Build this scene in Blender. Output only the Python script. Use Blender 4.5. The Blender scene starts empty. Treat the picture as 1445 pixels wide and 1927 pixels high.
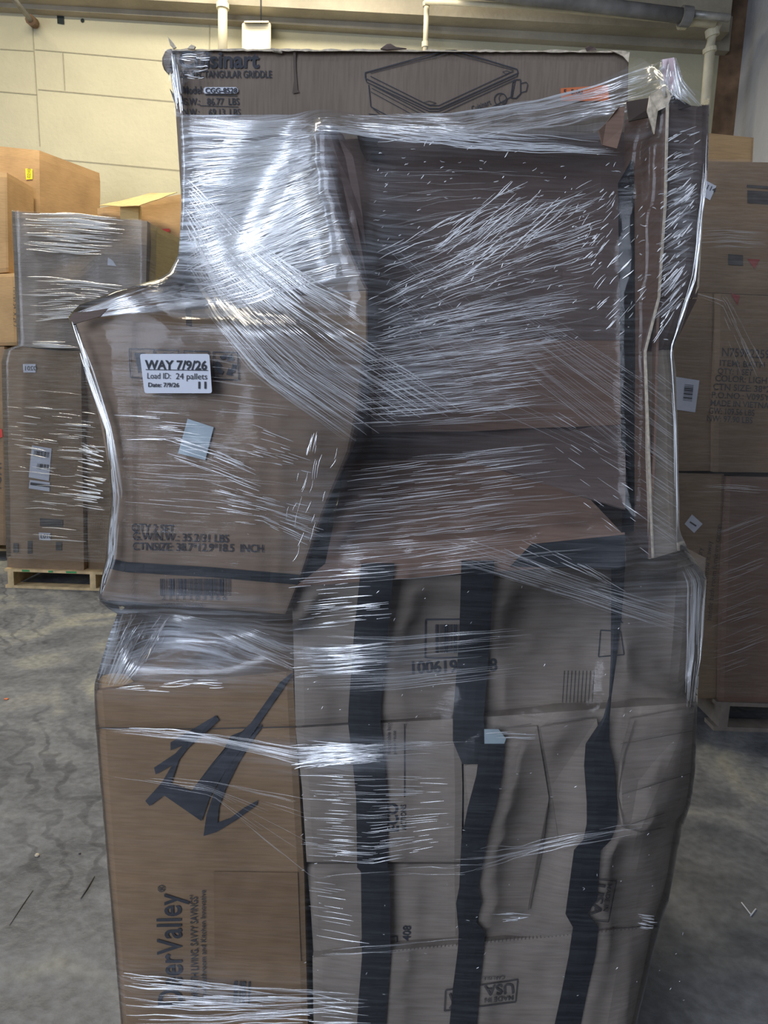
import bpy, math, random
import numpy as np
from mathutils import Vector, noise
random.seed(7)
R = math.radians
scn = bpy.context.scene
col = scn.collection

# ------------------------------------------------------------------ camera, light, exposure
F = 1336.0; CX = 722.5; CY = 963.5
CAMZ = 1.40; PITCH = R(9.5); ROLL = R(2.0)
fwd = Vector((0, math.cos(PITCH), -math.sin(PITCH)))
r0 = Vector((1, 0, 0)); u0 = Vector((0, math.sin(PITCH), math.cos(PITCH)))
rt = r0*math.cos(ROLL) + u0*math.sin(ROLL)
up = u0*math.cos(ROLL) - r0*math.sin(ROLL)
cam = bpy.data.cameras.new('camera'); cam.sensor_fit = 'HORIZONTAL'; cam.sensor_width = 36
cam.lens = 36*F/1445; cam.clip_start = .05
co = bpy.data.objects.new('camera', cam); col.objects.link(co); scn.camera = co
from mathutils import Matrix
m = Matrix((rt, up, -fwd)).transposed().to_4x4(); m.translation = (0, 0, CAMZ); co.matrix_world = m
CAM = Vector((0, 0, CAMZ))

scn.view_settings.view_transform = 'Standard'; scn.view_settings.look = 'None'
scn.view_settings.gamma = 1; scn.view_settings.use_curve_mapping = False
scn.view_settings.exposure = 0.0

w = bpy.data.worlds.new('sky'); scn.world = w; w.use_nodes = True
w.node_tree.nodes['Background'].inputs[0].default_value = (.50, .62, .95, 1)
w.node_tree.nodes['Background'].inputs[1].default_value = 0.15

def area(name, loc, target, sx, sy, power, color):
    l = bpy.data.lights.new(name, 'AREA'); l.shape = 'RECTANGLE'; l.size = sx; l.size_y = sy
    l.energy = power; l.color = color
    o = bpy.data.objects.new(name, l); col.objects.link(o); o.location = loc
    o.rotation_euler = (Vector(target)-Vector(loc)).to_track_quat('-Z', 'Y').to_euler()
    return o
# daylight through the open dock door behind the camera, a side door, and the ceiling lamps
area('dock_door_daylight', (-2.7, -3.5, 2.7), (0, 1.2, 1.2), 3.2, 3.2, 265, (.74, .83, 1.0))
area('side_door_daylight', (-5.6, 2.2, 2.6), (-.4, 2.2, 1.3), 1.8, 2.6, 105, (.72, .82, 1.0))
area('ceiling_lamp_light', (-2.6, 4.6, 5.2), (-2.6, 4.6, 0), 2.4, .35, 190, (1.0, .88, .66))
area('ceiling_lamp_light', (-.9, 6.2, 5.2), (-.9, 6.6, 0), 2.4, .35, 80, (1.0, .88, .68))
area('overhead_crease_fill', (-1.2, -1.0, 5.3), (-.2, 1.3, 1.2), 2.6, .8, 26, (.80, .86, 1.0))  # added overhead light so level film creases catch highlights

# ------------------------------------------------------------------ pixel <-> world
def ray(px, py): return (rt*((px-CX)/F) + up*((CY-py)/F) + fwd)
def P(px, py, Y): d = ray(px, py); return CAM + d*(Y/d.y)
def G(px, py, z=0): d = ray(px, py); return CAM + d*((z-CAMZ)/d.z)
WK = .065; WY = 7.3
def W(px, py, off=0):
    d = ray(px, py); return CAM + d*((WY-off)/(d.y-WK*d.x))
def proj(p):
    v = Vector(p)-CAM; z = v.dot(fwd); return (CX+F*v.dot(rt)/z, CY-F*v.dot(up)/z)

# ------------------------------------------------------------------ materials
MATS = {}
def newmat(name):
    m = bpy.data.materials.new(name); m.use_nodes = True
    nt = m.node_tree; return m, nt, nt.nodes['Principled BSDF'], nt.nodes.new, nt.links.new
def plain(name, c, rough=.7, metal=0, spec=.5, vary=.12, scale=30):
    if name in MATS: return MATS[name]
    m, nt, b, N, L = newmat(name)
    b.inputs['Roughness'].default_value = rough; b.inputs['Metallic'].default_value = metal
    b.inputs['Specular IOR Level'].default_value = spec
    tc = N('ShaderNodeTexCoord'); n = N('ShaderNodeTexNoise'); n.inputs['Scale'].default_value = scale
    n.inputs['Detail'].default_value = 5
    L(tc.outputs['Object'], n.inputs['Vector'])
    cr = N('ShaderNodeValToRGB'); cr.color_ramp.elements[0].position = .3; cr.color_ramp.elements[1].position = .7
    cr.color_ramp.elements[0].color = tuple(x*(1-vary) for x in c)+(1,)
    cr.color_ramp.elements[1].color = tuple(min(1, x*(1+vary)) for x in c)+(1,)
    L(n.outputs['Fac'], cr.inputs[0]); L(cr.outputs[0], b.inputs['Base Color'])
    MATS[name] = m; return m
def card(name, c, vary=.14, axis=0):
    """corrugated kraft board: blotches, fibres, faint flute lines"""
    if name in MATS: return MATS[name]
    m, nt, b, N, L = newmat(name)
    b.inputs['Roughness'].default_value = .82; b.inputs['Specular IOR Level'].default_value = .25
    tc = N('ShaderNodeTexCoord')
    n = N('ShaderNodeTexNoise'); n.inputs['Scale'].default_value = 5; n.inputs['Detail'].default_value = 6
    L(tc.outputs['Object'], n.inputs['Vector'])
    mp = N('ShaderNodeMapping'); mp.inputs['Scale'].default_value = (18, 18, 260) if axis == 0 else (260, 260, 14)
    L(tc.outputs['Object'], mp.inputs['Vector'])
    n2 = N('ShaderNodeTexNoise'); n2.inputs['Scale'].default_value = 1; n2.inputs['Detail'].default_value = 3
    L(mp.outputs[0], n2.inputs['Vector'])
    cr = N('ShaderNodeValToRGB'); cr.color_ramp.elements[0].position = .28; cr.color_ramp.elements[1].position = .72
    cr.color_ramp.elements[0].color = tuple(x*(1-vary) for x in c)+(1,)
    cr.color_ramp.elements[1].color = tuple(x*(1+vary) for x in c)+(1,)
    L(n.outputs['Fac'], cr.inputs[0])
    mx = N('ShaderNodeMixRGB'); mx.blend_type = 'MULTIPLY'; mx.inputs[0].default_value = .45
    cr2 = N('ShaderNodeValToRGB'); cr2.color_ramp.elements[0].position = .3; cr2.color_ramp.elements[1].position = .6
    cr2.color_ramp.elements[0].color = (.62, .62, .62, 1); cr2.color_ramp.elements[1].color = (1, 1, 1, 1)
    L(n2.outputs['Fac'], cr2.inputs[0]); L(cr.outputs[0], mx.inputs[1]); L(cr2.outputs[0], mx.inputs[2])
    L(mx.outputs[0], b.inputs['Base Color'])
    bp = N('ShaderNodeBump'); bp.inputs['Strength'].default_value = .35; bp.inputs['Distance'].default_value = .003
    ad = N('ShaderNodeMath'); ad.operation = 'ADD'; L(n.outputs['Fac'], ad.inputs[0])
    sc = N('ShaderNodeMath'); sc.operation = 'MULTIPLY'; sc.inputs[1].default_value = .25
    L(n2.outputs['Fac'], sc.inputs[0]); L(sc.outputs[0], ad.inputs[1])
    L(ad.outputs[0], bp.inputs['Height']); L(bp.outputs[0], b.inputs['Normal'])
    MATS[name] = m; return m

def film_mat(name, rough=.16, haze=1.0, tint=(.88, .93, 1.0), rot=0.0):
    """clear stretch film; the 'film_haze' attribute is film opacity, raised in places to imitate light on it"""
    m, nt, b, N, L = newmat(name)
    out = nt.nodes['Material Output']
    b.inputs['Base Color'].default_value = tint+(1,); b.inputs['Roughness'].default_value = rough
    b.inputs['IOR'].default_value = 1.5; b.inputs['Specular IOR Level'].default_value = .9
    at = N('ShaderNodeAttribute'); at.attribute_name = 'film_haze'
    tc = N('ShaderNodeTexCoord')
    def streak(rotz, sc, long):
        mp = N('ShaderNodeMapping'); mp.inputs['Rotation'].default_value = (0, rotz, 0)
        mp.inputs['Scale'].default_value = (long, 2, sc); L(tc.outputs['Object'], mp.inputs['Vector'])
        n = N('ShaderNodeTexNoise'); n.inputs['Scale'].default_value = 1; n.inputs['Detail'].default_value = 4
        n.inputs['Roughness'].default_value = .65; n.inputs['Distortion'].default_value = .6
        L(mp.outputs[0], n.inputs['Vector']); return n
    s1 = streak(R(8)+rot, 130, 5); s2 = streak(R(-38)+rot, 110, 5)
    mxn = N('ShaderNodeMath'); mxn.operation = 'MAXIMUM'; L(s1.outputs['Fac'], mxn.inputs[0]); L(s2.outputs['Fac'], mxn.inputs[1])
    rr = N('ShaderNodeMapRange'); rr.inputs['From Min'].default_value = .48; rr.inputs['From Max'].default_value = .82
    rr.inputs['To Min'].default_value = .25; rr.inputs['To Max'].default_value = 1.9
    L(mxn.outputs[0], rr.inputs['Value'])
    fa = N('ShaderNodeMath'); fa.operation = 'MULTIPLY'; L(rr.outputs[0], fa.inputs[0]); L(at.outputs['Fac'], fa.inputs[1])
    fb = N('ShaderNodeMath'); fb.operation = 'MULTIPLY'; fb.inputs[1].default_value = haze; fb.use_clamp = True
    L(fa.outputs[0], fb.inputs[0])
    bp = N('ShaderNodeBump'); bp.inputs['Strength'].default_value = .7; bp.inputs['Distance'].default_value = .0014
    L(mxn.outputs[0], bp.inputs['Height']); L(bp.outputs[0], b.inputs['Normal'])
    tr = N('ShaderNodeBsdfTransparent'); tr.inputs[0].default_value = (.975, .98, .99, 1)
    mix = N('ShaderNodeMixShader'); L(fb.outputs[0], mix.inputs[0]); L(tr.outputs[0], mix.inputs[1]); L(b.outputs[0], mix.inputs[2])
    gl = N('ShaderNodeBsdfGlossy'); gl.inputs['Roughness'].default_value = .10; L(bp.outputs[0], gl.inputs['Normal'])
    fr = N('ShaderNodeFresnel'); fr.inputs['IOR'].default_value = 1.33
    mix2 = N('ShaderNodeMixShader'); L(fr.outputs[0], mix2.inputs[0]); L(mix.outputs[0], mix2.inputs[1]); L(gl.outputs[0], mix2.inputs[2])
    L(mix2.outputs[0], out.inputs[0])
    return m
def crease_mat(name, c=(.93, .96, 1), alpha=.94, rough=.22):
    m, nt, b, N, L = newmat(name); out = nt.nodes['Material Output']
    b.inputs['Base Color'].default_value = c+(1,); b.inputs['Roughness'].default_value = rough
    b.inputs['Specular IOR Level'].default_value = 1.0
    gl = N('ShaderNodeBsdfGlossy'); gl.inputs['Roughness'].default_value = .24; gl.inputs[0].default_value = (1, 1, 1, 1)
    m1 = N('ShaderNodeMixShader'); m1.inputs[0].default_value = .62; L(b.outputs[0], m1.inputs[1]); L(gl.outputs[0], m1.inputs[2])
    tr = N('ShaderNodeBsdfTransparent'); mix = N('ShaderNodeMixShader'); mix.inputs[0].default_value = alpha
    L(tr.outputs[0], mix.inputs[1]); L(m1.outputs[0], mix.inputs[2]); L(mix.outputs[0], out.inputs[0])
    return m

KRAFT = card('kraft_board', (0.244, 0.168, 0.105))
KRAFT_TAN = card('kraft_board_tan', (0.255, 0.163, 0.090))
KRAFT_GREY = card('kraft_board_grey', (0.266, 0.221, 0.180))
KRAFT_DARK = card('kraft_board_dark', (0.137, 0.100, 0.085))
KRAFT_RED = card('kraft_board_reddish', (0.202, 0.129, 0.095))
KRAFT_LABEL = card('kraft_board_brown', (0.217, 0.156, 0.111))
GRIDDLE_B = card('kraft_board_griddle', (0.188, 0.148, 0.116), axis=1)
KRAFT_ORANGE = card('kraft_board_orange', (0.414, 0.270, 0.135))
KRAFT_YEL = card('kraft_board_yellow', (.50, .38, .18))
LINER = plain('torn_board_liner', (.55, .47, .36), .9, vary=.3, scale=120)
INK = plain('printing_ink', (.028, .030, .038), .75, vary=.2)
INK_FAINT = plain('printing_ink_faint', (.062, .054, .05), .8, vary=.2)
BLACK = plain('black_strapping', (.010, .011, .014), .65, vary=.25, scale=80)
WHITE = plain('white_paper', (.54, .56, .62), .55, vary=.03)
PALEBLUE = plain('pale_blank_paper', (.38, .45, .49), .6, vary=.05)
RED = plain('red_print', (.5, .05, .04), .7)
YELLOW = plain('yellow_sticker', (.85, .72, .02), .6)
ORANGE = plain('orange_sticker', (.62, .16, .05), .6)
WOOD = plain('pallet_wood', (.52, .38, .20), .8, vary=.3, scale=14)
WOOD_DARK = plain('weathered_pallet_wood', (.20, .17, .14), .85, vary=.3, scale=14)
GREENP = plain('green_paint', (.05, .25, .08), .7)
FILM = film_mat('stretch_film')
FILM_BG = film_mat('stretch_film_background', rough=.25, haze=.9, tint=(.95, .93, .86))
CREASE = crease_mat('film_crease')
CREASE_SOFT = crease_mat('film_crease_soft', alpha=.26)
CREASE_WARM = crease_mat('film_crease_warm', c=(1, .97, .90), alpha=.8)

# ------------------------------------------------------------------ object helpers
ROOTS = []
def tag(o, label=None, cat=None, group=None, kind=None):
    if label: o['label'] = label
    if cat: o['category'] = cat
    if group: o['group'] = group
    if kind: o['kind'] = kind
    return o
def mk(name, verts, faces, mat, parent=None, smooth=False, bevel=0, solid=0):
    me = bpy.data.meshes.new(name); me.from_pydata([tuple(v) for v in verts], [], faces); me.update()
    o = bpy.data.objects.new(name, me); col.objects.link(o)
    me.materials.append(mat)
    if smooth:
        for p in me.polygons: p.use_smooth = True
    if parent: o.parent = parent
    else: ROOTS.append(o)
    if solid:
        s = o.modifiers.new('s', 'SOLIDIFY'); s.thickness = solid; s.offset = 0
    if bevel:
        b = o.modifiers.new('b', 'BEVEL'); b.width = bevel; b.segments = 2; b.limit_method = 'ANGLE'; b.angle_limit = R(50)
    return o
def empty(name, label=None, cat=None, group=None):
    o = bpy.data.objects.new(name, None); col.objects.link(o); ROOTS.append(o); o.empty_display_size = .1
    return tag(o, label, cat, group)

class MB:
    def __init__(s): s.v = []; s.f = []
    def add(s, vs, fs):
        n = len(s.v); s.v += [tuple(v) for v in vs]; s.f += [tuple(n+i for i in f) for f in fs]
    def box(s, a, b, fr=None):
        x0, y0, z0 = a; x1, y1, z1 = b
        vs = [(x0, y0, z0), (x1, y0, z0), (x1, y1, z0), (x0, y1, z0), (x0, y0, z1), (x1, y0, z1), (x1, y1, z1), (x0, y1, z1)]
        if fr: vs = [fr(v) for v in vs]
        s.add(vs, [(3, 2, 1, 0), (4, 5, 6, 7), (0, 1, 5, 4), (1, 2, 6, 5), (2, 3, 7, 6), (3, 0, 4, 7)])
    def tube(s, pts, r, seg=12, cap=True):
        pts = [Vector(p) for p in pts]; n0 = len(s.v); rs = r if isinstance(r, (list, tuple)) else [r]*len(pts)
        for i, p in enumerate(pts):
            t = (pts[min(i+1, len(pts)-1)]-pts[max(i-1, 0)]).normalized()
            a = t.cross(Vector((0, 0, 1)));
            if a.length < .1: a = t.cross(Vector((0, 1, 0)))
            a.normalize(); b = t.cross(a)
            for k in range(seg):
                an = 2*math.pi*k/seg; s.v.append(tuple(p+a*(rs[i]*math.cos(an))+b*(rs[i]*math.sin(an))))
        for i in range(len(pts)-1):
            for k in range(seg):
                s.f.append((n0+i*seg+k, n0+i*seg+(k+1) % seg, n0+(i+1)*seg+(k+1) % seg, n0+(i+1)*seg+k))
        if cap:
            s.f.append(tuple(n0+k for k in range(seg))[::-1]); s.f.append(tuple(n0+(len(pts)-1)*seg+k for k in range(seg)))
    def build(s, name, mat, parent=None, **k): return mk(name, s.v, s.f, mat, parent, **k)

def resample(pts, t):
    pts = [Vector(p) for p in pts]; d = [0]
    for a, b in zip(pts, pts[1:]): d.append(d[-1]+(b-a).length)
    s = t*d[-1]
    for i in range(len(pts)-1):
        if s <= d[i+1] or i == len(pts)-2:
            k = (s-d[i])/max(1e-9, d[i+1]-d[i]); return pts[i].lerp(pts[i+1], k)

SURF = []      # registered front faces (outline, depth) so the film can be stretched over them
def inpoly(x, y, poly):
    c = False; n = len(poly); j = n-1
    for i in range(n):
        xi, yi = poly[i]; xj, yj = poly[j]
        if (yi > y) != (yj > y) and x < (xj-xi)*(y-yi)/(yj-yi)+xi: c = not c
        j = i
    return c
def surfY(px, py, default=1.25):
    b = None
    for poly, yf in SURF:
        if inpoly(px, py, poly):
            y = yf(px, py)
            if b is None or y < b: b = y
    return default if b is None else b

def fbox(name, label, cat, L, Rr, Y, depth, mat, group=None, amp=.003, nsc=.006, nu=22, nv=22, bevel=.005, rnd=.01, reg=True, parent=None, slope=0):
    """a worn carton: dented front face, straight sides running back"""
    seed = random.random()*50
    base = Y if callable(Y) else (lambda px, py: Y)
    def yf(px, py): return base(px, py) + amp*noise.noise(Vector((px*nsc, py*nsc, seed)))*1.6
    V = []; Fc = []
    for j in range(nv+1):
        a = resample(L, j/nv); b = resample(Rr, j/nv)
        for i in range(nu+1):
            p = a.lerp(b, i/nu); u = i/nu; v = j/nv
            e = max(0, 1-min(u, 1-u)*nu/1.5)**2 + max(0, 1-min(v, 1-v)*nv/1.5)**2
            V.append(P(p.x, p.y, yf(p.x, p.y)+rnd*e*.6))
    n = len(V); back = depth + (sum(v.y for v in V)/n)
    for k in range(n):
        v = V[k]; V.append(Vector((v.x+slope*(back-v.y), back, v.z)))
    W_ = nu+1
    for j in range(nv):
        for i in range(nu):
            q = (j*W_+i, j*W_+i+1, (j+1)*W_+i+1, (j+1)*W_+i)
            Fc.append(q[::-1]); Fc.append(tuple(n+k for k in q))
    per = [i for i in range(nu+1)] + [j*W_+nu for j in range(1, nv+1)] + [nv*W_+i for i in range(nu-1, -1, -1)] + [j*W_ for j in range(nv-1, 0, -1)]
    for a, b in zip(per, per[1:]+per[:1]): Fc.append((a, b, n+b, n+a))
    o = mk(name, V, Fc, mat, parent, bevel=0)
    if label: tag(o, label, cat, group)
    if reg: SURF.append(([tuple(p) for p in L]+[tuple(p) for p in Rr][::-1], yf))
    return o, yf

def sheet(name, pts_rows, mat, parent, th=.004, smooth=False):
    """board panel through rows of 3-D points, given its board thickness"""
    V = []; Fc = []; nr = len(pts_rows); nc = len(pts_rows[0])
    for r_ in pts_rows: V += r_
    for j in range(nr-1):
        for i in range(nc-1): Fc.append((j*nc+i, (j+1)*nc+i, (j+1)*nc+i+1, j*nc+i+1))
    return mk(name, V, Fc, mat, parent, solid=th, smooth=smooth)
def quad_sheet(name, a, b, c, d, mat, parent, n=10, amp=.004, th=.004):
    """a,b,c,d = (px,py,Y) TL,TR,BR,BL"""
    A, B, C, D = [P(*q) for q in (a, b, c, d)]; seed = random.random()*40; rows = []
    for j in range(n+1):
        l = A.lerp(D, j/n); r_ = B.lerp(C, j/n); rows.append([])
        for i in range(n+1):
            p = l.lerp(r_, i/n); p = p+Vector((0, amp*noise.noise(p*9+Vector((seed, 0, 0))), amp*.4*noise.noise(p*7+Vector((0, seed, 0)))))
            rows[-1].append(p)
    return sheet(name, rows, mat, parent, th)

def decal(name, polys, yf, mat, parent, eps=.0022, label=None, th=.0):
    """flat printed or stuck shapes (pixel outlines) laid on a surface"""
    mb = MB()
    for poly in polys:
        vs = [P(x, y, yf(x, y)-eps) for x, y in poly]; mb.add(vs, [tuple(range(len(vs)))])
    o = mb.build(name, mat, parent)
    if th:
        s = o.modifiers.new('s', 'SOLIDIFY'); s.thickness = th; s.offset = 0
    if label: o['label'] = label
    return o
def subdiv_line(pts, step=18):
    out = [pts[0]]
    for a, b in zip(pts, pts[1:]):
        n = max(1, int(math.hypot(b[0]-a[0], b[1]-a[1])/step))
        for k in range(1, n+1): out.append((a[0]+(b[0]-a[0])*k/n, a[1]+(b[1]-a[1])*k/n))
    return out
def line_quads(pts, w):
    pts = subdiv_line(pts); q = []
    for a, b in zip(pts, pts[1:]):
        dx, dy = b[0]-a[0], b[1]-a[1]; l = math.hypot(dx, dy) or 1; nx, ny = -dy/l*w/2, dx/l*w/2
        q.append([(a[0]+nx, a[1]+ny), (b[0]+nx, b[1]+ny), (b[0]-nx, b[1]-ny), (a[0]-nx, a[1]-ny)])
    return q
def text_polys(s, ox, oy, size, ang=0, sx=1.0, bold=0.0, shear=0, width=None, flip=False):
    cu = bpy.data.curves.new('t', 'FONT'); cu.body = s; cu.offset = bold; cu.resolution_u = 3; cu.shear = shear
    o = bpy.data.objects.new('t', cu); col.objects.link(o); bpy.context.view_layer.update()
    me = bpy.data.meshes.new_from_object(o); col.objects.unlink(o)
    vs = [(v.co.x, v.co.y) for v in me.vertices]
    if not vs: return []
    if width: sx = width/((max(v[0] for v in vs)-min(v[0] for v in vs))*size)
    if flip:
        mxx = max(v[0] for v in vs); vs = [(mxx-v[0], v[1]) for v in vs]
    c, s_ = math.cos(R(ang)), math.sin(R(ang))
    def mp(v): x = v[0]*size*sx; y = -v[1]*size; return (ox+x*c-y*s_, oy+x*s_+y*c)
    out = [[mp(vs[i]) for i in p.vertices] for p in me.polygons]
    bpy.data.objects.remove(o); bpy.data.meshes.remove(me)
    return out
def texts(name, items, yf, mat, parent, eps=.0022, extra=(), label=None):
    polys = []
    for it in items: polys += text_polys(*it[0], **(it[1] if len(it) > 1 else {}))
    polys += list(extra); return decal(name, polys, yf, mat, parent, eps, label)
def barcode(x0, y0, x1, y1, ang=0, n=26, seed=1):
    rg = random.Random(seed); q = []; x = 0; tot = 0; seq = []
    for k in range(n): bw = rg.choice([1, 1, 2, 3]); g = rg.choice([1, 1, 2]); seq.append((bw, g)); tot += bw+g
    c, s = math.cos(R(ang)), math.sin(R(ang)); k = (x1-x0)/tot
    for bw, g in seq:
        a = [(x*k, 0), ((x+bw)*k, 0), ((x+bw)*k, y1-y0), (x*k, y1-y0)]
        q.append([(x0+u*c-v*s, y0+u*s+v*c) for u, v in a]); x += bw+g
    return q
def frame_q(pts, w): return sum([line_quads([a, b], w) for a, b in zip(pts, pts[1:]+pts[:1])], [])

# ------------------------------------------------------------------ the warehouse
def floor_material():
    m, nt, b, N, L = newmat('worn_concrete_floor')
    b.inputs['Specular IOR Level'].default_value = .35
    tc = N('ShaderNodeTexCoord')
    def nz(sc, det=6, dist=0, mp=None):
        n = N('ShaderNodeTexNoise'); n.inputs['Scale'].default_value = sc; n.inputs['Detail'].default_value = det
        n.inputs['Distortion'].default_value = dist; L((mp or tc).outputs['Object' if mp is None else 0], n.inputs['Vector']); return n
    def ramp(src, stops):
        r = N('ShaderNodeValToRGB'); e = r.color_ramp.elements
        e[0].position, e[0].color = stops[0][0], stops[0][1]+(1,); e[1].position, e[1].color = stops[-1][0], stops[-1][1]+(1,)
        for p, c in stops[1:-1]: x = e.new(p); x.color = c+(1,)
        L(src, r.inputs[0]); return r
    big = nz(2.2, 8, 1.2); base = ramp(big.outputs['Fac'], [(.3, (.085, .092, .104)), (.5, (.178, .186, .198)), (.64, (.27, .27, .24)), (.8, (.34, .325, .25))])
    fine = nz(38, 6); fr = ramp(fine.outputs['Fac'], [(.3, (.62, .62, .62)), (.7, (1.1, 1.1, 1.1))])
    mx = N('ShaderNodeMixRGB'); mx.blend_type = 'MULTIPLY'; mx.inputs[0].default_value = .8
    L(base.outputs[0], mx.inputs[1]); L(fr.outputs[0], mx.inputs[2])
    # tyre tread smears
    mp = N('ShaderNodeMapping'); mp.inputs['Rotation'].default_value = (0, 0, R(-35)); L(tc.outputs['Object'], mp.inputs['Vector'])
    wv = N('ShaderNodeTexWave'); wv.inputs['Scale'].default_value = 2.6; wv.inputs['Distortion'].default_value = 13
    wv.inputs['Detail'].default_value = 3; wv.inputs['Detail Scale'].default_value = 1.6; L(mp.outputs[0], wv.inputs['Vector'])
    wr = ramp(wv.outputs['Fac'], [(.0, (.62, .63, .66)), (.10, (.70, .70, .72)), (.22, (1, 1, 1)), (1, (1, 1, 1))])
    msk = ramp(nz(1.1, 2).outputs['Fac'], [(.46, (0, 0, 0)), (.58, (1, 1, 1))])
    mx2 = N('ShaderNodeMixRGB'); mx2.blend_type = 'MULTIPLY'
    L(msk.outputs[0], mx2.inputs[0]); L(mx.outputs[0], mx2.inputs[1]); L(wr.outputs[0], mx2.inputs[2])
    L(mx2.outputs[0], b.inputs['Base Color'])
    rr = ramp(big.outputs['Fac'], [(.3, (.38,)*3), (.7, (.7,)*3)]); L(rr.outputs[0], b.inputs['Roughness'])
    bp = N('ShaderNodeBump'); bp.inputs['Strength'].default_value = .35; bp.inputs['Distance'].default_value = .01
    L(fine.outputs['Fac'], bp.inputs['Height']); L(bp.outputs[0], b.inputs['Normal'])
    return m
def wall_material(name, c, dirt):
    m, nt, b, N, L = newmat(name); b.inputs['Roughness'].default_value = .75
    tc = N('ShaderNodeTexCoord'); n = N('ShaderNodeTexNoise'); n.inputs['Scale'].default_value = .9; n.inputs['Detail'].default_value = 9
    n.inputs['Roughness'].default_value = .62; L(tc.outputs['Object'], n.inputs['Vector'])
    r = N('ShaderNodeValToRGB'); e = r.color_ramp.elements; e[0].position = .32; e[1].position = .62
    e[0].color = tuple(x*dirt for x in c)+(1,); e[1].color = c+(1,); L(n.outputs['Fac'], r.inputs[0]); L(r.outputs[0], b.inputs['Base Color'])
    n2 = N('ShaderNodeTexNoise'); n2.inputs['Scale'].default_value = 22; n2.inputs['Detail'].default_value = 6; L(tc.outputs['Object'], n2.inputs['Vector'])
    bp = N('ShaderNodeBump'); bp.inputs['Strength'].default_value = .25; bp.inputs['Distance'].default_value = .02
    L(n2.outputs['Fac'], bp.inputs['Height']); L(bp.outputs[0], b.inputs['Normal']); return m
WALL = wall_material('cream_painted_wall', (.505, .485, .355), .84)
WALLG = wall_material('grey_painted_wall', (.50, .51, .54), .8)
BEAM = wall_material('dusty_cream_beam', (.40, .365, .285), .5)
CEIL = wall_material('ceiling_boards', (.30, .28, .24), .6)
def struct(name, mb, mat, bevel=0): o = mb.build(name, mat, bevel=bevel); o['kind'] = 'structure'; return o
XR = W(1374, 300).x; XL = -6.2
m_ = MB(); m_.box((XL, -6, -.1), (XR+.3, 8.3, 0)); struct('floor', m_, floor_material())
m_ = MB(); m_.box((XL, -6, 5.6), (XR+.3, 8.3, 5.7)); struct('ceiling', m_, CEIL)
def wfr(v): return Vector((v[0], WY+WK*v[0]+v[1], v[2]))
m_ = MB(); m_.box((XL, 0, 0), (XR+.2, .2, 5.6), wfr); wall_back = struct('wall_back', m_, WALL)
m_ = MB(); m_.box((XR, -6, 0), (XR+.2, 8.0, 5.6)); struct('wall_right', m_, WALLG)
m_ = MB(); m_.box((XL-.2, -6, 0), (XL, .9, 5.6)); m_.box((XL-.2, 3.6, 0), (XL, 8.0, 5.6)); m_.box((XL-.2, .9, 4.0), (XL, 3.6, 5.6)); struct('wall_left', m_, WALL)
# wall seams
SEAM = plain('seam_shadow_gap', (.33, .31, .23), .9)
def wall_strip(mb, a, b, wpx, off):
    for q in line_quads([a, b], wpx)[:]:
        mb.add([W(x, y, off) for x, y in q], [(0, 1, 2, 3)])
m_ = MB()
for a, b in [((60, 35), (75, 275)), ((0, 92), (63, 96)), ((66, 93), (330, 116)), ((0, 172), (70, 178)), ((72, 168), (340, 192)),
             ((92, 298), (345, 321)), ((143, 320), (147, 400)), ((394, 45), (394, 92)), ((118, 98), (122, 170))]:
    wall_strip(m_, a, b, 1.5, .006)
m_.build('panel_seam_shade', SEAM, wall_back)
# hole and slot
HOLE = plain('dark_hole', (.02, .03, .03), .9)
m_ = MB(); m_.add([W(x, y, .008) for x, y in [(107, 28), (120, 30), (121, 46), (108, 44)]], [(0, 1, 2, 3)])
m_.add([W(155+3.5*math.cos(a), 38.5+4*math.sin(a), .008) for a in [k*math.pi/5 for k in range(10)]], [tuple(range(10))])
m_.build('wall_hole', HOLE, wall_back)
# ledge beam across the top of the wall
def beam(name, l, r, off, h0):
    mb = MB(); n = 30; V = []; Fq = []
    for i in range(n+1):
        x = l[0]+(r[0]-l[0])*i/n; y = l[1]+(r[1]-l[1])*i/n
        a = W(x, y, off); b = Vector((a.x, WY+WK*a.x, a.z)); c = Vector((a.x, a.y, a.z+h0)); d = Vector((b.x, b.y, b.z+h0))
        V += [a, c, d, b]
    for i in range(n):
        for k in range(4): Fq.append((4*i+k, 4*i+4+k, 4*i+4+(k+1) % 4, 4*i+(k+1) % 4))
    Fq += [(0, 1, 2, 3), (4*n+3, 4*n+2, 4*n+1, 4*n)]
    mb.add(V, Fq); return struct(name, mb, BEAM)
beam('trim_1', (-120, 6), (1372, 96), .10, .30)
beam('trim_2', (-120, -22), (1372, 60), .28, .5)
# corner post
m_ = MB(); a = W(1346, 200, .05); b = W(1376, 200, .05)
m_.box((a.x, 7.5, 0), (XR, 7.66, 5.6)); 
RUST = plain('rusty_brown_steel', (.16, .10, .06), .8, vary=.4, scale=8)
struct('trim_3', m_, RUST)
PIPE = plain('cream_painted_pipe', (.60, .56, .42), .5, vary=.15, scale=6)
PIPEG = plain('grey_dusty_pipe', (.17, .17, .17), .6, vary=.4, scale=6)
STEEL = plain('galvanised_steel', (.42, .42, .40), .45, metal=.6, vary=.3, scale=10)
def wpipe(label, pts, rpx, off, mat, cat='pipe', name='wall_pipe', collars=()):
    root = empty(name, label, cat)
    rr = rpx*WY/F
    q = [W(x, y, off) for x, y in pts]
    mb = MB(); mb.tube(q, rr, 14); mb.build('pipe_run', mat, root, smooth=True)
    for x, y, dx, dy in collars:
        mb = MB(); mb.tube([W(x-dx, y-dy, off), W(x+dx, y+dy, off)], rr*1.35, 14); mb.build('pipe_collar', mat, root)
    return root
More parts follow.
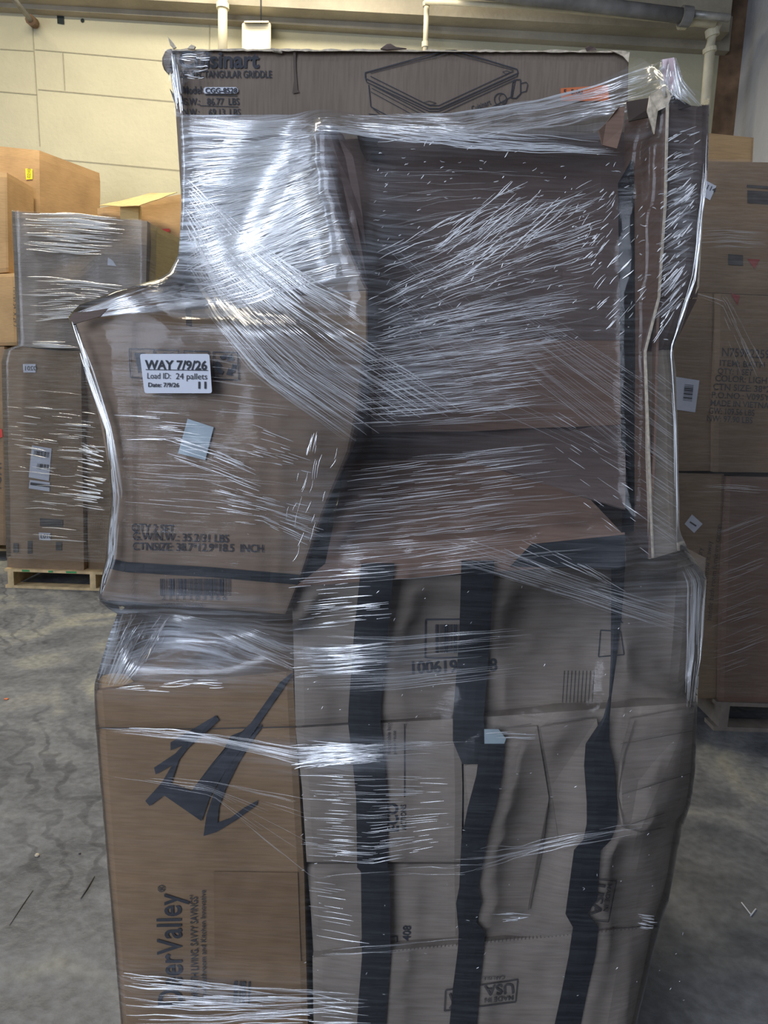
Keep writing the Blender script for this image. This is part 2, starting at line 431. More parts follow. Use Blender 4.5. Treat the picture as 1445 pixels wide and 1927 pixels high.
wpipe('thick cream vertical pipe on the wall above the griddle carton, left of the painted block', [(419, -30), (419, 130)], 7.5, .42, PIPE, collars=[(419, 12, 0, 5)])
wpipe('thin black conduit dropping into the cream wall block', [(491, -30), (491, 44)], 1.3, .42, BLACK, 'conduit', 'wall_conduit')
wpipe('thin cream vertical pipe on the wall above the middle of the griddle carton', [(804, -30), (799, 130)], 4.2, .42, PIPE, collars=[(802, 8, 0, 4), (800, 84, 0, 5)])
wpipe('long dark grey pipe running across the top right of the wall', [(860, -22), (1000, -4), (1140, 12), (1285, 30)], 11, .62, PIPEG, collars=[(1290, 31, 9, 1)])
wpipe('cream horizontal pipe at the top right corner of the wall', [(1278, 40), (1310, 38), (1345, 42)], 9, .50, PIPE, collars=[(1285, 40, 6, 0)])
wpipe('cream downpipe beside the brown corner post', [(1351, 42), (1341, 60), (1336, 90), (1322, 270)], 8, .45, PIPE, collars=[(1340, 62, 1, 7), (1335, 95, 0.4, 4)])
wpipe('short galvanised pipe end pointing at the corner post under the ceiling', [(1300, 26), (1372, 34)], 6, .62, STEEL)
wpipe('thin cream pipe running along the top of the wall', [(800, 3), (980, 12), (1260, 38)], 4, .50, PIPE)
root = empty('diagonal_strut', 'grey steel strut slanting down to the wall at the upper left', 'strut')
m_ = MB(); m_.tube([W(5, -28, .9), W(58, 38, .12)], .022, 10); m_.build('rod', PIPEG, root, smooth=True)
m_ = MB(); m_.tube([W(57, 37, .14), W(64, 43, .02)], .045, 10); m_.build('end_fitting', RUST, root)
# painted block
root = empty('wall_block', 'cream painted junction block on the wall behind the griddle carton', 'junction box')
def wbox(mb, x0, y0, x1, y1, off0, off1):
    A = [W(x, y, off1) for x, y in [(x0, y0), (x1, y0), (x1, y1), (x0, y1)]]; B = [W(x, y, off0) for x, y in [(x0, y0), (x1, y0), (x1, y1), (x0, y1)]]
    mb.add(A+B, [(3, 2, 1, 0), (4, 5, 6, 7), (0, 1, 5, 4), (1, 2, 6, 5), (2, 3, 7, 6), (3, 0, 4, 7)])
m_ = MB(); wbox(m_, 455, 42, 510, 150, .0, .40); m_.build('block_body', PIPE, root, bevel=.02)
m_ = MB(); wbox(m_, 459, 39, 506, 43, .1, .44); m_.build('block_cap', PIPE, root, bevel=.01)

# ------------------------------------------------------------------ pallets
PAL = None
def make_pallet(w_=1.2, d_=1.0, mat=WOOD):
    root = empty('wooden_pallet')
    for x in (-w_/2+.02, -.02, w_/2-.06):
        mb = MB(); mb.box((x, -d_/2, .018), (x+.04, d_/2, .115)); mb.build('stringer', mat, root)
    n = 7
    for k in range(n):
        y = -d_/2+k*(d_-.09)/(n-1); mb = MB(); mb.box((-w_/2, y, .115), (w_/2, y+.09, .133)); mb.build('deck_board', mat, root)
    for k in range(3):
        y = -d_/2+k*(d_-.09)/2; mb = MB(); mb.box((-w_/2, y, 0), (w_/2, y+.09, .018)); mb.build('base_board', mat, root)
    ROOTS.remove(root); return root
def copy_tree(o, parent=None):
    c = o.copy(); col.objects.link(c); c.parent = parent
    for ch in o.children: copy_tree(ch, c)
    return c
pal = make_pallet()
PLZ = .133
gl_ = G(100, 1109); gr_ = G(1380, 1386)
YL = gl_.y; YR = gr_.y
print('YL', YL, 'YR', YR, 'gl', gl_, 'gr', gr_, 'XR', XR)
xl0 = G(4, 1109).x
pal.location = (xl0+.6, YL+.5, 0); tag(pal, 'pale wooden pallet with green paint marks under the wrapped cartons at left', 'pallet', 'wooden pallets')
for x, ww in ((.12, .05), (.42, .07), (.3, .03)):
    mb = MB(); mb.box((-.6+x, -.5-.002, .118), (-.6+x+ww, -.499, .131)); mb.build('paint_mark', GREENP, pal)
p2 = make_pallet(mat=WOOD_DARK) 
p2.location = (P(1440, 1350, YR+.5).x+.12, YR+.55, 0); tag(p2, 'dark weathered pallet under the right-hand background cartons', 'pallet', 'wooden pallets')
p3 = make_pallet(.80, 1.0); p3.location = (-.02, 1.76, 0); tag(p3, 'pallet under the front wrapped load', 'pallet', 'wooden pallets')
p4 = copy_tree(pal); p4.location = (xl0-.55-.1, YL+1.15+.4, 0); tag(p4, 'pale pallet at the far left edge, further back', 'pallet', 'wooden pallets')
for c in list(p4.children):
    if c.name.startswith('paint_mark'): bpy.data.objects.remove(c)

# ------------------------------------------------------------------ background cartons, left
def hide_reg(*a, **k): return fbox(*a, reg=False, **k)
zpal = PLZ+.001
def bottom_at(px, Y, z):
    """pixel row where height z shows at depth Y under column px"""
    lo, hi = 0, 3000
    for _ in range(40):
        mid = (lo+hi)/2
        if P(px, mid, Y).z > z: lo = mid
        else: hi = mid
    return lo
YB = YL+.03
# lower carton group
bL, bRr = bottom_at(15, YB, zpal), bottom_at(160, YB, zpal)
c1, f1 = hide_reg('cardboard_carton', 'tall brown carton with white shipping labels on the left background pallet', 'carton',
    [(4, 657), (14, bL)], [(152, 660), (158, bRr)], YB, .9, KRAFT, amp=.007, nsc=.012, group='cartons on the left background pallet')
decal('shipping_label', [[(60, 838), (97, 844), (92, 905), (54, 898)]], f1, WHITE, c1, .010)
decal('shipping_label', [[(56, 903), (94, 908), (93, 925), (54, 919)]], f1, WHITE, c1, .010)
for q_ in (line_quads([(57, 910), (93, 915)], 5), barcode(64, 848, 94, 858, 6, 14), barcode(70, 872, 92, 882, 6, 10)): decal('label_print', q_, f1, INK, c1, .015)
decal('number_sticker', [[(43, 685), (67, 685), (67, 701), (44, 701)]], f1, WHITE, c1, .010)
decal('number_sticker', [[(73, 1002), (95, 1003), (95, 1017), (74, 1016)]], f1, WHITE, c1, .010)
texts('sticker_number', [(('0201', 47, 697, 12), dict(flip=True))], f1, INK, c1, .015)
texts('sticker_number', [(('0103', 76, 1013, 11), dict(flip=True))], f1, INK, c1, .015)
mbq = [[(25, 1022), (34, 1022), (34, 1040), (25, 1040)], [(52, 1018), (60, 1018), (60, 1042), (52, 1042)], [(105, 1020), (116, 1020), (116, 1036), (105, 1036)], [(75, 975), (118, 978), (118, 992), (75, 990)]]
for q_ in mbq: decal('printed_mark', [q_], f1, INK_FAINT, c1, .010)
bq = bottom_at(200, YB+.06, zpal)
c2, f2 = hide_reg('cardboard_carton', 'narrow dented brown carton just left of the front load, beside the labelled tall carton', 'carton',
    [(160, 662), (166, bq)], [(250, 668), (256, bq+3)], YB+.06, .85, KRAFT, amp=.04, nsc=.02, group='cartons on the left background pallet')
# upper carton
c3, f3 = hide_reg('cardboard_carton', 'grey-brown wrapped carton on top of the left background pallet load', 'carton',
    [(25, 398), (36, 652)], [(277, 416), (272, 664)], YB-.02, .85, KRAFT_GREY, amp=.02, nsc=.015)
decal('printed_marks', [[(203, 485), (212, 490), (219, 501), (202, 499)]], f3, WHITE, c3, .005)
# far left
bb = bottom_at(0, YB+.9, zpal)
c4, f4 = hide_reg('cardboard_carton', 'orange-brown upright carton with a yellow sticker at the far left, topmost there', 'carton',
    [(-70, 268), (-66, 640)], [(74, 283), (78, 640)], YB+1.15, .55, KRAFT_ORANGE, amp=.02, slope=.45)
decal('yellow_sticker', [[(48, 317), (61, 318), (61, 337), (49, 338)]], f4, YELLOW, c4, .006)
texts('sticker_number', [(('0210', 57, 335, 9, -88),)], f4, INK_FAINT, c4, .01)
c5, f5 = hide_reg('cardboard_carton', 'orange-brown carton cut by the left picture edge, beside the wrapped grey carton', 'carton',
    [(-80, 318), (-76, 520)], [(13, 325), (16, 512)], YB+.72, .4, KRAFT_ORANGE, amp=.015)
c6, f6 = hide_reg('cardboard_carton', 'brown carton with printed vertical text at the left picture edge', 'carton',
    [(-90, 520), (-84, 652)], [(28, 514), (32, 650)], YB+.70, .45, KRAFT_ORANGE, amp=.015)
texts('printed_text', [(('MM 09 54" X 29 7', 25, 540, 10, 90),)], f6, INK_FAINT, c6, .006)
c7, f7 = hide_reg('cardboard_carton', 'brown carton with red and blue lettering at the left picture edge, bottom of its stack', 'carton',
    [(-90, 652), (-84, bottom_at(0, YB+.66, zpal))], [(8, 652), (11, bottom_at(0, YB+.66, zpal))], YB+.66, .5, KRAFT, amp=.015)
texts('printed_text', [(('VOAV', 1, 925, 22, -90), dict(bold=.02))], f7, plain('blue_print', (.05, .07, .13), .7), c7, .006)
decal('red_mark', [[(-4, 805), (4, 808), (5, 822), (-4, 826)]], f7, RED, c7, .006)
# orange cartons between
c8, f8 = hide_reg('cardboard_carton', 'tan carton with sloping open flaps behind the griddle carton, at the left', 'carton',
    [(183, 392), (196, 640)], [(420, 352), (420, 640)], lambda x, y: YB+.95+(x-190)*.0006, .6, KRAFT_ORANGE, amp=.03)
bb8 = bottom_at(300, YB+1.0, 0.002)
c9, f9 = hide_reg('cardboard_carton', 'tan carton under the one with open flaps', 'carton',
    [(196, 642), (200, bb8)], [(420, 642), (420, bb8)], YB+1.0, .5, KRAFT_ORANGE, amp=.01)
quad_sheet('open_flap', (186, 388, YB+.93), (282, 363, YB+.93), (334, 362, YB+.9), (262, 388, YB+.70), KRAFT_YEL, c8, amp=.02)
c10, f10 = hide_reg('cardboard_carton', 'small yellowish carton in front of the flapped tan carton', 'carton',
    [(226, 388), (228, 470)], [(262, 386), (262, 470)], YB+.88, .05, KRAFT_YEL, amp=.01)
c11, f11 = hide_reg('cardboard_carton', 'pale tan carton showing right of the wrapped grey carton, with a red mark', 'carton',
    [(277, 418), (274, 664)], [(352, 455), (352, 664)], lambda x, y: YB+.03+(x-277)*.004, .55, KRAFT_YEL, amp=.01)
for q_ in [[(301, 431), (319, 430), (320, 436), (302, 437)], [(303, 440), (320, 440), (320, 445), (304, 446)]]: decal('red_mark', [q_], f8, RED, c8, .02)

# ------------------------------------------------------------------ background cartons, right
YQ = YR+.05
r1, g1 = hide_reg('cardboard_carton', 'large dim brown carton with square dark print patch at the top of the right-hand stack', 'carton',
    [(1270, 302), (1266, 548)], [(1560, 308), (1550, 560)], YQ+.02, .7, KRAFT, amp=.012, group='cartons of the right-hand stack')
decal('white_tag', [[(1325, 338), (1348, 350), (1336, 377), (1318, 366)]], g1, WHITE, r1, .004)
texts('tag_number', [(('1114', 1321, 352, 13, 24), dict(bold=.01))], g1, INK, r1, .006)
decal('printed_panel', [[(1406, 358), (1470, 362), (1470, 386), (1406, 382)]]+line_quads([(1405, 350), (1460, 354)], 5), g1, INK_FAINT, r1, .004)
decal('red_mark', [[(1406, 487), (1430, 488), (1420, 506)]], g1, plain('dim_red_print', (.28, .06, .05), .7), r1, .004)
for q_ in [[(1370, 478), (1398, 480), (1398, 500), (1370, 498)], [(1300, 470), (1318, 470), (1318, 492), (1300, 492)]]: decal('printed_mark', [q_], g1, INK_FAINT, r1, .004)
r2, g2 = hide_reg('cardboard_carton', 'carton printed with item, colour and size lines in the right-hand stack', 'carton',
    [(1346, 552), (1342, 888)], [(1560, 562), (1550, 890)], lambda x, y: YQ-.02, .7, KRAFT, amp=.012, group='cartons of the right-hand stack')
T = [('N759P2259', 1357, 670, 23, 90), ('ITEM: BATH VANITY', 1353, 688, 16, 150), ('QTY: 1 SET', 1350, 703, 16, 66), ('COLOR: LIGHT GREY', 1345, 717, 17, 152),
     ('CTN SIZE: 38*21*3', 1341, 733, 17, 130), ('P.O.NO.: V095YLJS', 1338, 748, 16, 128), ('MADE IN VIETNAM', 1336, 763, 16, 120), ('GW: 109.56 LBS', 1333, 778, 16, 86), ('NW: 97.90 LBS', 1329, 792, 16, 86)]
texts('printed_text', [((s, x, y, sz, 3), dict(width=w_, bold=.012)) for s, x, y, sz, w_ in T], g2, INK_FAINT, r2, .003)
decal('red_mark', [[(1375, 552), (1392, 556), (1388, 574)]], g2, MATS['dim_red_print'], r2, .004)
r3, g3 = hide_reg('cardboard_carton', 'dim brown carton with a white barcode label beside the text-printed carton', 'carton',
    [(1256, 548), (1252, 886)], [(1344, 552), (1340, 886)], YQ+.01, .7, KRAFT, amp=.01, group='cartons of the right-hand stack')
decal('barcode_label', [[(1272, 709), (1316, 716), (1308, 776), (1266, 770)]], g3, WHITE, r3, .003)
decal('label_print', [q for q in barcode(1305, 725, 1336, 742, 96, 12)], g3, INK, r3, .005)
bz1 = bottom_at(1320, YQ+.03, zpal)
r4, g4 = hide_reg('cardboard_carton', 'brown carton with a diamond-turned white sticker at the bottom of the right-hand stack', 'carton',
    [(1262, 890), (1262, bz1)], [(1362, 892), (1350, bz1)], YQ+.03, .7, KRAFT, amp=.012, group='cartons of the right-hand stack')
decal('white_sticker', [[(1302, 968), (1322, 986), (1306, 1003), (1288, 986)]], g4, WHITE, r4, .003)
texts('printed_text', [(('careful don\'t throw it away', 1325, 1160, 13, -84),), (('handle bath room furniture carton', 1338, 1168, 13, -84),), (('keep upright and dry', 1311, 1140, 13, -84),)], g4, INK_FAINT, r4, .003)
decal('label_print', line_quads([(1298, 982), (1310, 990)], 3), g4, INK_FAINT, r4, .005)
bz2 = bottom_at(1420, YQ, zpal)
r5, g5 = hide_reg('cardboard_carton', 'reddish-brown carton at the right picture edge, bottom of the stack', 'carton',
    [(1366, 896), (1353, bz2)], [(1560, 900), (1550, bz2+3)], YQ+.0, .7, KRAFT_RED, amp=.012, group='cartons of the right-hand stack')
r6, g6 = hide_reg('cardboard_carton', 'small orange-tan carton lying on top of the right-hand stack', 'carton',
    [(1318, 249), (1322, bottom_at(1320, YQ+.25, P(1330, 303, YQ+.02).z+.004))], [(1418, 259), (1414, bottom_at(1414, YQ+.25, P(1330, 303, YQ+.02).z+.004))], YQ+.25, .4, KRAFT_ORANGE, amp=.004)

# ------------------------------------------------------------------ front load: cartons
# griddle carton (top, behind)
GY = 1.42
gb, gf = fbox('griddle_carton', 'long grey-brown carton printed with a griddle drawing, topmost and rearmost of the front load', 'carton',
    [(314, 93), (330, 200), (344, 420), (350, 612)], [(1183, 97), (1181, 200), (1178, 400), (1176, 612)], GY, .6, GRIDDLE_B, amp=.004, nu=40, nv=24)
texts('brand_print', [(('Cuisinart', 336, 127, 44), dict(width=151, bold=.028))], gf, INK, gb)
texts('printed_text', [(('28" RECTANGULAR GRIDDLE', 338, 146, 19), dict(width=173, bold=.016)), (('Model:', 343, 176, 20), dict(width=38, bold=.014)),
    (('G.W.:', 343, 197, 18), dict(width=32, bold=.014)), (('86.77  LBS', 389, 197, 18), dict(width=61, bold=.012)),
    (('N.W.:', 344, 217, 18), dict(width=30, bold=.014)), (('69.13. LBS', 392, 217, 18), dict(width=60, bold=.012))], gf, INK, gb,
    extra=line_quads([(375, 198.5), (448, 201)], 1.4)+line_quads([(385, 178), (446, 180)], 1.4)+line_quads([(375, 219), (450, 221)], 1.2))
decal('model_sticker', [[(386, 164), (444, 164), (448, 168), (448, 173), (445, 176), (386, 176), (383, 173), (383, 167)]], gf, WHITE, gb, .004)
texts('sticker_number', [(('CGG-8528', 386, 174.5, 13), dict(width=60, bold=.03))], gf, INK, gb, .006)
# griddle drawing traced as ink lines
K = 700/1445.
def z2(pts): return [(680+x*K, 60+y*K) for x, y in pts]
DR = [([(15, 158), (330, 72), (365, 72), (605, 145), (608, 160), (302, 298), (262, 298), (15, 180), (15, 158)], 2.2),
      ([(35, 160), (345, 80), (590, 148)], 1.2), ([(35, 172), (262, 285), (300, 286), (590, 152)], 1.6), ([(15, 180), (20, 195), (262, 308), (300, 308), (605, 172), (606, 160)], 1.6),
      ([(28, 205), (36, 290), (110, 330)], 1.8), ([(40, 218), (230, 318)], 1.2), ([(40, 205), (262, 322), (300, 322), (598, 185)], 1.4),
      ([(36, 232), (200, 322)], 1.2), ([(598, 185), (585, 250), (470, 312), (420, 330)], 1.6), ([(36, 290), (70, 318)], 1.6), ([(28, 318), (60, 322), (70, 340)], 1.5),
      ([(540+24*math.cos(a), 262+24*math.sin(a)) for a in [k*math.pi/9 for k in range(19)]], 1.8),
      ([(548+14*math.cos(a), 258+18*math.sin(a)) for a in [k*math.pi/9 for k in range(19)]], 1.2),
      ([(588, 195), (600, 185), (618, 185), (618, 240), (600, 258), (580, 256), (588, 195)], 2.0), ([(618, 200), (640, 195), (646, 205), (640, 230), (618, 236)], 1.6),
      ([(240, 275), (262, 268), (290, 276), (270, 284), (240, 275)], 1.1), ([(548, 155), (565, 150), (580, 157), (560, 163), (548, 155)], 1.1), ([(390, 315), (400, 308), (412, 314), (405, 322)], 2.2)]
dq = []
for pts, wd in DR: dq += line_quads(z2(pts), wd)
decal('printed_griddle_drawing', dq, gf, INK, gb, .0022)
texts('brand_print', [(('Cuisinart', 889, 210, 15, -22), dict(width=38, bold=.01))], gf, INK, gb)
decal('orange_sticker', [[(1055, 166), (1145, 160), (1146, 190), (1056, 190)]], gf, ORANGE, gb, .004)
texts('sticker_number', [(('5  5.00', 1060, 177, 13), dict(bold=.02))], gf, INK, gb, .006)
# slit in the board
decal('board_slit', [[(551, 94), (556, 94), (557, 130), (560, 168), (563, 174), (550, 176), (553, 150)]], gf, plain('slit_shadow_board', (.10, .075, .06), .9), gb, .003)
# torn rim along the top edge
def ragged(name, pts, Y, mat, parent, th=.003, lean=.0):
    V = [P(x, y, Y) + Vector((0, lean*noise.noise(Vector((x*.05, y*.05, 3))), 0)) for x, y in pts]
    return mk(name, V, [tuple(range(len(V)))], mat, parent, solid=th)
rg = random.Random(3); top = []; bot = []
x = 316
while x < 1184:
    y = 94+(x-316)*.004; top.append((x, y-rg.uniform(.5, 4))); bot.append((x, y+rg.uniform(.5, 2.0))); x += rg.uniform(6, 16)
mbt = MB()
for i in range(len(top)-1):
    mbt.add([P(*top[i], GY-.001), P(*top[i+1], GY-.001), P(*bot[i+1], GY-.006), P(*bot[i], GY-.006), P(*top[i], GY+.02), P(*top[i+1], GY+.02)], [(3, 2, 1, 0), (0, 1, 5, 4)])
mbt.build('torn_rim', LINER, gb)
for pts, mm in [([(305, 108), (311, 95), (322, 92), (326, 104), (322, 125), (318, 142), (311, 134), (306, 122)], GRIDDLE_B), ([(318, 165), (326, 176), (334, 172), (340, 182), (334, 195), (327, 190)], INK_FAINT),
            ([(316, 70), (325, 80), (332, 90), (327, 92), (320, 84)], LINER), ([(716, 91), (728, 84), (735, 83), (745, 90), (765, 93), (730, 95)], KRAFT_DARK), ([(1100, 92), (1108, 88), (1118, 90), (1122, 95), (1104, 96)], KRAFT_DARK),
            ([(1150, 93), (1168, 94), (1184, 100), (1182, 118), (1174, 104), (1158, 99)], LINER), ([(510, 93), (528, 92), (530, 97), (515, 98)], LINER), ([(352, 90), (360, 84), (368, 88), (366, 94)], LINER)]:
    ragged('torn_flap', pts, GY-.008, mm, gb, lean=.01)

# label carton (front left)
LY = 1.125
def lyf(x, y):
    d = 0
    if x > 505: d += (x-505)*.00016
    if x < 250: d += (250-x)*.00025
    return LY + d + .006*math.exp(-((x-262)/16)**2) + .004*math.exp(-((x-506)/16)**2)
lb, lf = fbox('labelled_carton', 'brown front-left carton jutting out, with recycling symbols, quantity text and a barcode', 'carton',
    [(140, 594), (160, 680), (190, 800), (214, 930), (214, 1050), (188, 1128)], [(690, 648), (676, 760), (657, 850), (610, 960), (566, 1090), (540, 1156)], lyf, .95, KRAFT_LABEL, amp=.004, nu=100, nv=60)
ty = [(207, 1052), (230, 1062), (380, 1066), (430, 1072), (540, 1080), (560, 1098), (400, 1090), (300, 1078), (235, 1075), (206, 1068)]
decal('tape_or_shade_band', sum([line_quads([(205, 1060), (235, 1067), (400, 1077), (562, 1091)], 19)], []), lf, BLACK, lb, .0035)
texts('printed_text', [(('QTY 2 SET', 247, 1000, 22, 2), dict(width=80, bold=.008)), (('G.W/N.W.: 35.2/31 LBS', 249, 1016, 21, 1.5), dict(width=180, bold=.008)),
    (('CTNSIZE: 38.7*12.9*18.5  INCH', 249, 1035, 21, 1), dict(width=245, bold=.008))], lf, INK, lb, .003)
bc = barcode(301, 1089, 434, 1121, 0, 44, 5)
texts('barcode_print', [(('2 1 1 1 1 0 3 3 6 6', 303, 1129, 12), dict(width=122)), (('WQH-7U13Y-BLAS', 304, 1142, 11, 1), dict(width=78))], lf, INK, lb, .003, extra=bc)
sy = []
for x0 in (243, 290, 346, 401): sy += frame_q([(x0, 656+(x0-243)*.04), (x0+46, 657+(x0-243)*.04), (x0+48, 712+(x0-243)*.02), (x0+2, 710+(x0-243)*.02)], 2)
# recycling arrows
rc = []
cx_, cy_ = 425, 687
for k in range(3):
    a0 = R(-90+120*k)
    arc = [(cx_+16*math.cos(a0+R(d)), cy_+16*math.sin(a0+R(d))) for d in range(-38, 32, 10)]
    rc += line_quads(arc, 8)
    ex, ey = arc[-1]; ta = a0+R(32)+math.pi/2
    rc.append([(ex+11*math.cos(ta), ey+11*math.sin(ta)), (ex+9*math.cos(ta+math.pi/2), ey+9*math.sin(ta+math.pi/2)), (ex-9*math.cos(ta+math.pi/2), ey-9*math.sin(ta+math.pi/2))])
sy += rc + [[(252, 664), (272, 664), (266, 690), (262, 706), (258, 690)]] + line_quads([(302, 670), (310, 664), (318, 668), (326, 662)], 2)
decal('handling_symbols', sy, lf, INK, lb, .003)
decal('blank_sticker', [[(353, 788), (402, 804), (386, 866), (335, 853)]], lf, PALEBLUE, lb, .004, th=.0004)
# crushed top-left corner
ragged('torn_flap', [(131, 600), (140, 588), (170, 586), (205, 580), (188, 596), (160, 604), (140, 610)], LY-.006, KRAFT_DARK, lb)

# tan carton glimpsed under the griddle carton
ub, uf = fbox('cardboard_carton', 'tan carton wedged between the griddle carton and the labelled carton, under hazy film', 'carton',
    [(360, 584), (362, 632)], [(520, 566), (522, 640)], 1.36, .05, KRAFT_ORANGE, nu=10, nv=6)

# carton behind on the lower left box
b5, ff5 = fbox('cardboard_carton', 'pale printed carton set back under the labelled carton', 'carton',
    [(262, 1110), (266, 1176)], [(690, 1105), (690, 1192)], 1.50, .5, KRAFT_GREY, nu=14, nv=8)

# lower left tall carton
DY = 1.19
db, df = fbox('tall_carton', 'tall tan carton with a big black emblem and sideways lettering, lower left of the load', 'carton',
    [(180, 1300), (186, 1370), (192, 1460), (205, 1640), (218, 1800), (230, bottom_at(230, DY, zpal))], [(551, 1262), (556, 1370), (562, 1460), (572, 1640), (579, 1927), (580, bottom_at(580, DY, zpal))],
    lambda x, y: DY+.006*math.exp(-((y-1372)/10)**2), .42, KRAFT_TAN, amp=.003, nu=30, nv=130)
S = 440/1051.
def z8(pts): return [(160+x*S, 1120+y*S) for x, y in pts]
E1 = z8([(928, 350), (875, 392), (830, 455), (745, 575), (705, 612), (655, 632), (625, 690), (560, 770), (478, 880), (385, 848), (422, 740), (460, 690), (602, 562), (588, 540), (470, 610), (384, 662), (384, 698), (440, 674), (405, 712), (310, 775), (317, 806), (390, 765), (345, 842), (270, 925), (290, 948), (355, 900), (523, 1016), (560, 910), (640, 775), (705, 690), (765, 605), (830, 508), (885, 428), (934, 352)])
E2 = z8([(795, 578), (765, 605), (725, 668), (640, 775), (578, 890), (545, 990), (532, 1083), (590, 1065), (680, 1010), (770, 945), (776, 922), (715, 955), (655, 1000), (595, 1022), (602, 950), (632, 870), (692, 750), (745, 665), (790, 600)])
decal('printed_emblem', [E1, E2], df, INK, db, .0045)
texts('brand_print', [(('DeerValley', 343, 1896, 66, -91), dict(width=212, bold=.012)), (('®', 310, 1679, 18, -91), dict(bold=.01))], df, INK, db, .003)
texts('printed_text', [(('SMOOTH LIVING, SAVVY SAVINGS\u02bc', 373, 1885, 20, -90.5), dict(width=200, bold=.004)), (('Your Bathroom and Kitchen Innovative', 388, 1885, 14, -90.5), dict(width=210, bold=.006))], df, INK, db, .003)
decal('printed_marks', sum([line_quads([(x, 1847), (x-1, 1888)], wd) for x, wd in ((443, 6), (452, 3), (459, 6), (469, 3))], []), df, INK, db, .003)
lid = decal('packing_tape', sum([line_quads([(185, 1370), (370, 1372), (555, 1368)], 2)], []), df, INK_FAINT, db, .004)
decal('worn_patch', [[(402, 1640), (560, 1642), (566, 1810), (404, 1805)]], df, card('kraft_board_patch', (0.222, 0.137, 0.073)), db, .002)
ragged('torn_flap', [(180, 1290), (192, 1272), (215, 1266), (240, 1270), (252, 1282), (225, 1292), (190, 1304)], DY+.02, KRAFT_ORANGE, db)

# right column of cartons
def ry(x, y): return 1.165 + max(0, (x-550))*.00010 + (max(0, x-1275)*.0022)
ab, af = fbox('strapped_carton', 'wide grey-brown carton with a framed barcode and long number, top of the strapped column', 'carton',
    [(548, 1104), (552, 1200), (556, 1366)], [(1328, 1050), (1318, 1200), (1306, 1318)], ry, .85, KRAFT_GREY, amp=.003, nu=44, nv=22, group='strapped cartons of the front load')
texts('printed_text', [(('10061989488', 770, 1268, 33, -2), dict(width=160, bold=.02)), (('R', 1160, 1172, 20), dict(bold=.02))], af, INK, ab, .003,
    extra=frame_q([(801, 1166), (880, 1165), (880, 1237), (800, 1238)], 3)+barcode(819, 1175, 875, 1229, 0, 20, 8)+frame_q([(1130, 1186), (1168, 1188), (1174, 1232), (1126, 1236)], 2))
sc = []
for k in range(9): sc += line_quads([(1062+k*7, 1262), (1058+k*7, 1322)], 1.2)
decal('scuff_lines', sc, af, INK_FAINT, ab, .002)
mb1, mf1 = fbox('strapped_carton', 'grey-brown carton with sideways printed lettering, below the framed-barcode carton at left', 'carton',
    [(556, 1370), (568, 1480), (577, 1622)], [(866, 1352), (870, 1480), (868, 1622)], lambda x, y: 1.18, .42, KRAFT_GREY, amp=.004, group='strapped cartons of the front load')
texts('printed_text', [(('ECO', 749, 1566, 29, -92), dict(width=53, bold=.025)), (('ACTIONS', 764, 1562, 14, -91), dict(width=48, bold=.01)), (('Recyclable box', 735, 1420, 10, -91),), (('please reuse', 745, 1420, 9, -91),)], mf1, INK, mb1, .003,
    extra=line_quads([(761, 1362), (761, 1500)], 1.6))
mb2, mf2 = fbox('strapped_carton', 'grey-brown carton with black digits near its right end, second from the bottom at left', 'carton',
    [(577, 1626), (584, 1700), (590, 1798)], [(868, 1626), (869, 1700), (870, 1782)], lambda x, y: 1.205, .42, KRAFT_GREY, amp=.004, group='strapped cartons of the front load')
texts('printed_text', [(('66408', 771, 1789, 21, -88), dict(width=46, bold=.015))], mf2, INK, mb2, .003, extra=frame_q([(678, 1770), (747, 1762), (748, 1786), (679, 1790)], 2))
mb3, mf3 = fbox('strapped_carton', 'big crumpled grey-brown carton at right with loose flaps, bulging out of the column', 'carton',
    [(872, 1352), (874, 1500), (872, 1640), (872, 1781)], [(1309, 1322), (1304, 1440), (1296, 1510), (1276, 1575), (1238, 1738)],
    lambda x, y: 1.185+.012*math.sin(x*.02+y*.012)+max(0, x-1200)*.0004, .50, KRAFT_GREY, amp=.008, nsc=.012, nu=30, nv=30, group='strapped cartons of the front load')
# its loose flaps
def flap(name, pts, yoff, mat, parent, lean=.0, th=.004):
    V = [P(x, y, mf3(x, y)-yoff-lean*i) for i, (x, y) in enumerate(pts)]
    SURF.append((pts, lambda x, y: mf3(x, y)-yoff-.004))
    return mk(name, V, [tuple(range(len(V)))], mat, parent, solid=th)
flap('loose_flap', [(1016, 1368), (1122, 1352), (1134, 1420), (1112, 1582), (1054, 1599), (1036, 1480)], .016, KRAFT_GREY, mb3)
flap('loose_flap', [(1186, 1352), (1306, 1330), (1302, 1450), (1292, 1520), (1256, 1556), (1205, 1566), (1170, 1556), (1160, 1500), (1168, 1420)], .014, KRAFT_GREY, mb3)
flap('loose_flap', [(874, 1440), (905, 1432), (890, 1600), (872, 1620)], .010, KRAFT_GREY, mb3)
flap('loose_flap', [(940, 1370), (1010, 1366), (1032, 1500), (1020, 1600), (996, 1710), (900, 1752), (900, 1600)], .006, KRAFT_GREY, mb3)
decal('fold_shade_line', line_quads([(1030, 1520), (1012, 1610), (994, 1712)], 2.4)+line_quads([(1170, 1495), (1300, 1455)], 1.6)+line_quads([(1168, 1400), (1305, 1375)], 1.2)+line_quads([(1160, 1560), (1250, 1530)], 1.5)
    +line_quads([(880, 1380), (1000, 1362)], 1.4)+line_quads([(1195, 1356), (1175, 1420), (1162, 1500), (1175, 1556), (1205, 1566)], 2.2), lambda x, y: mf3(x, y)-.02, plain('fold_shade_board', (.12, .095, .075), .9), mb3, .001)
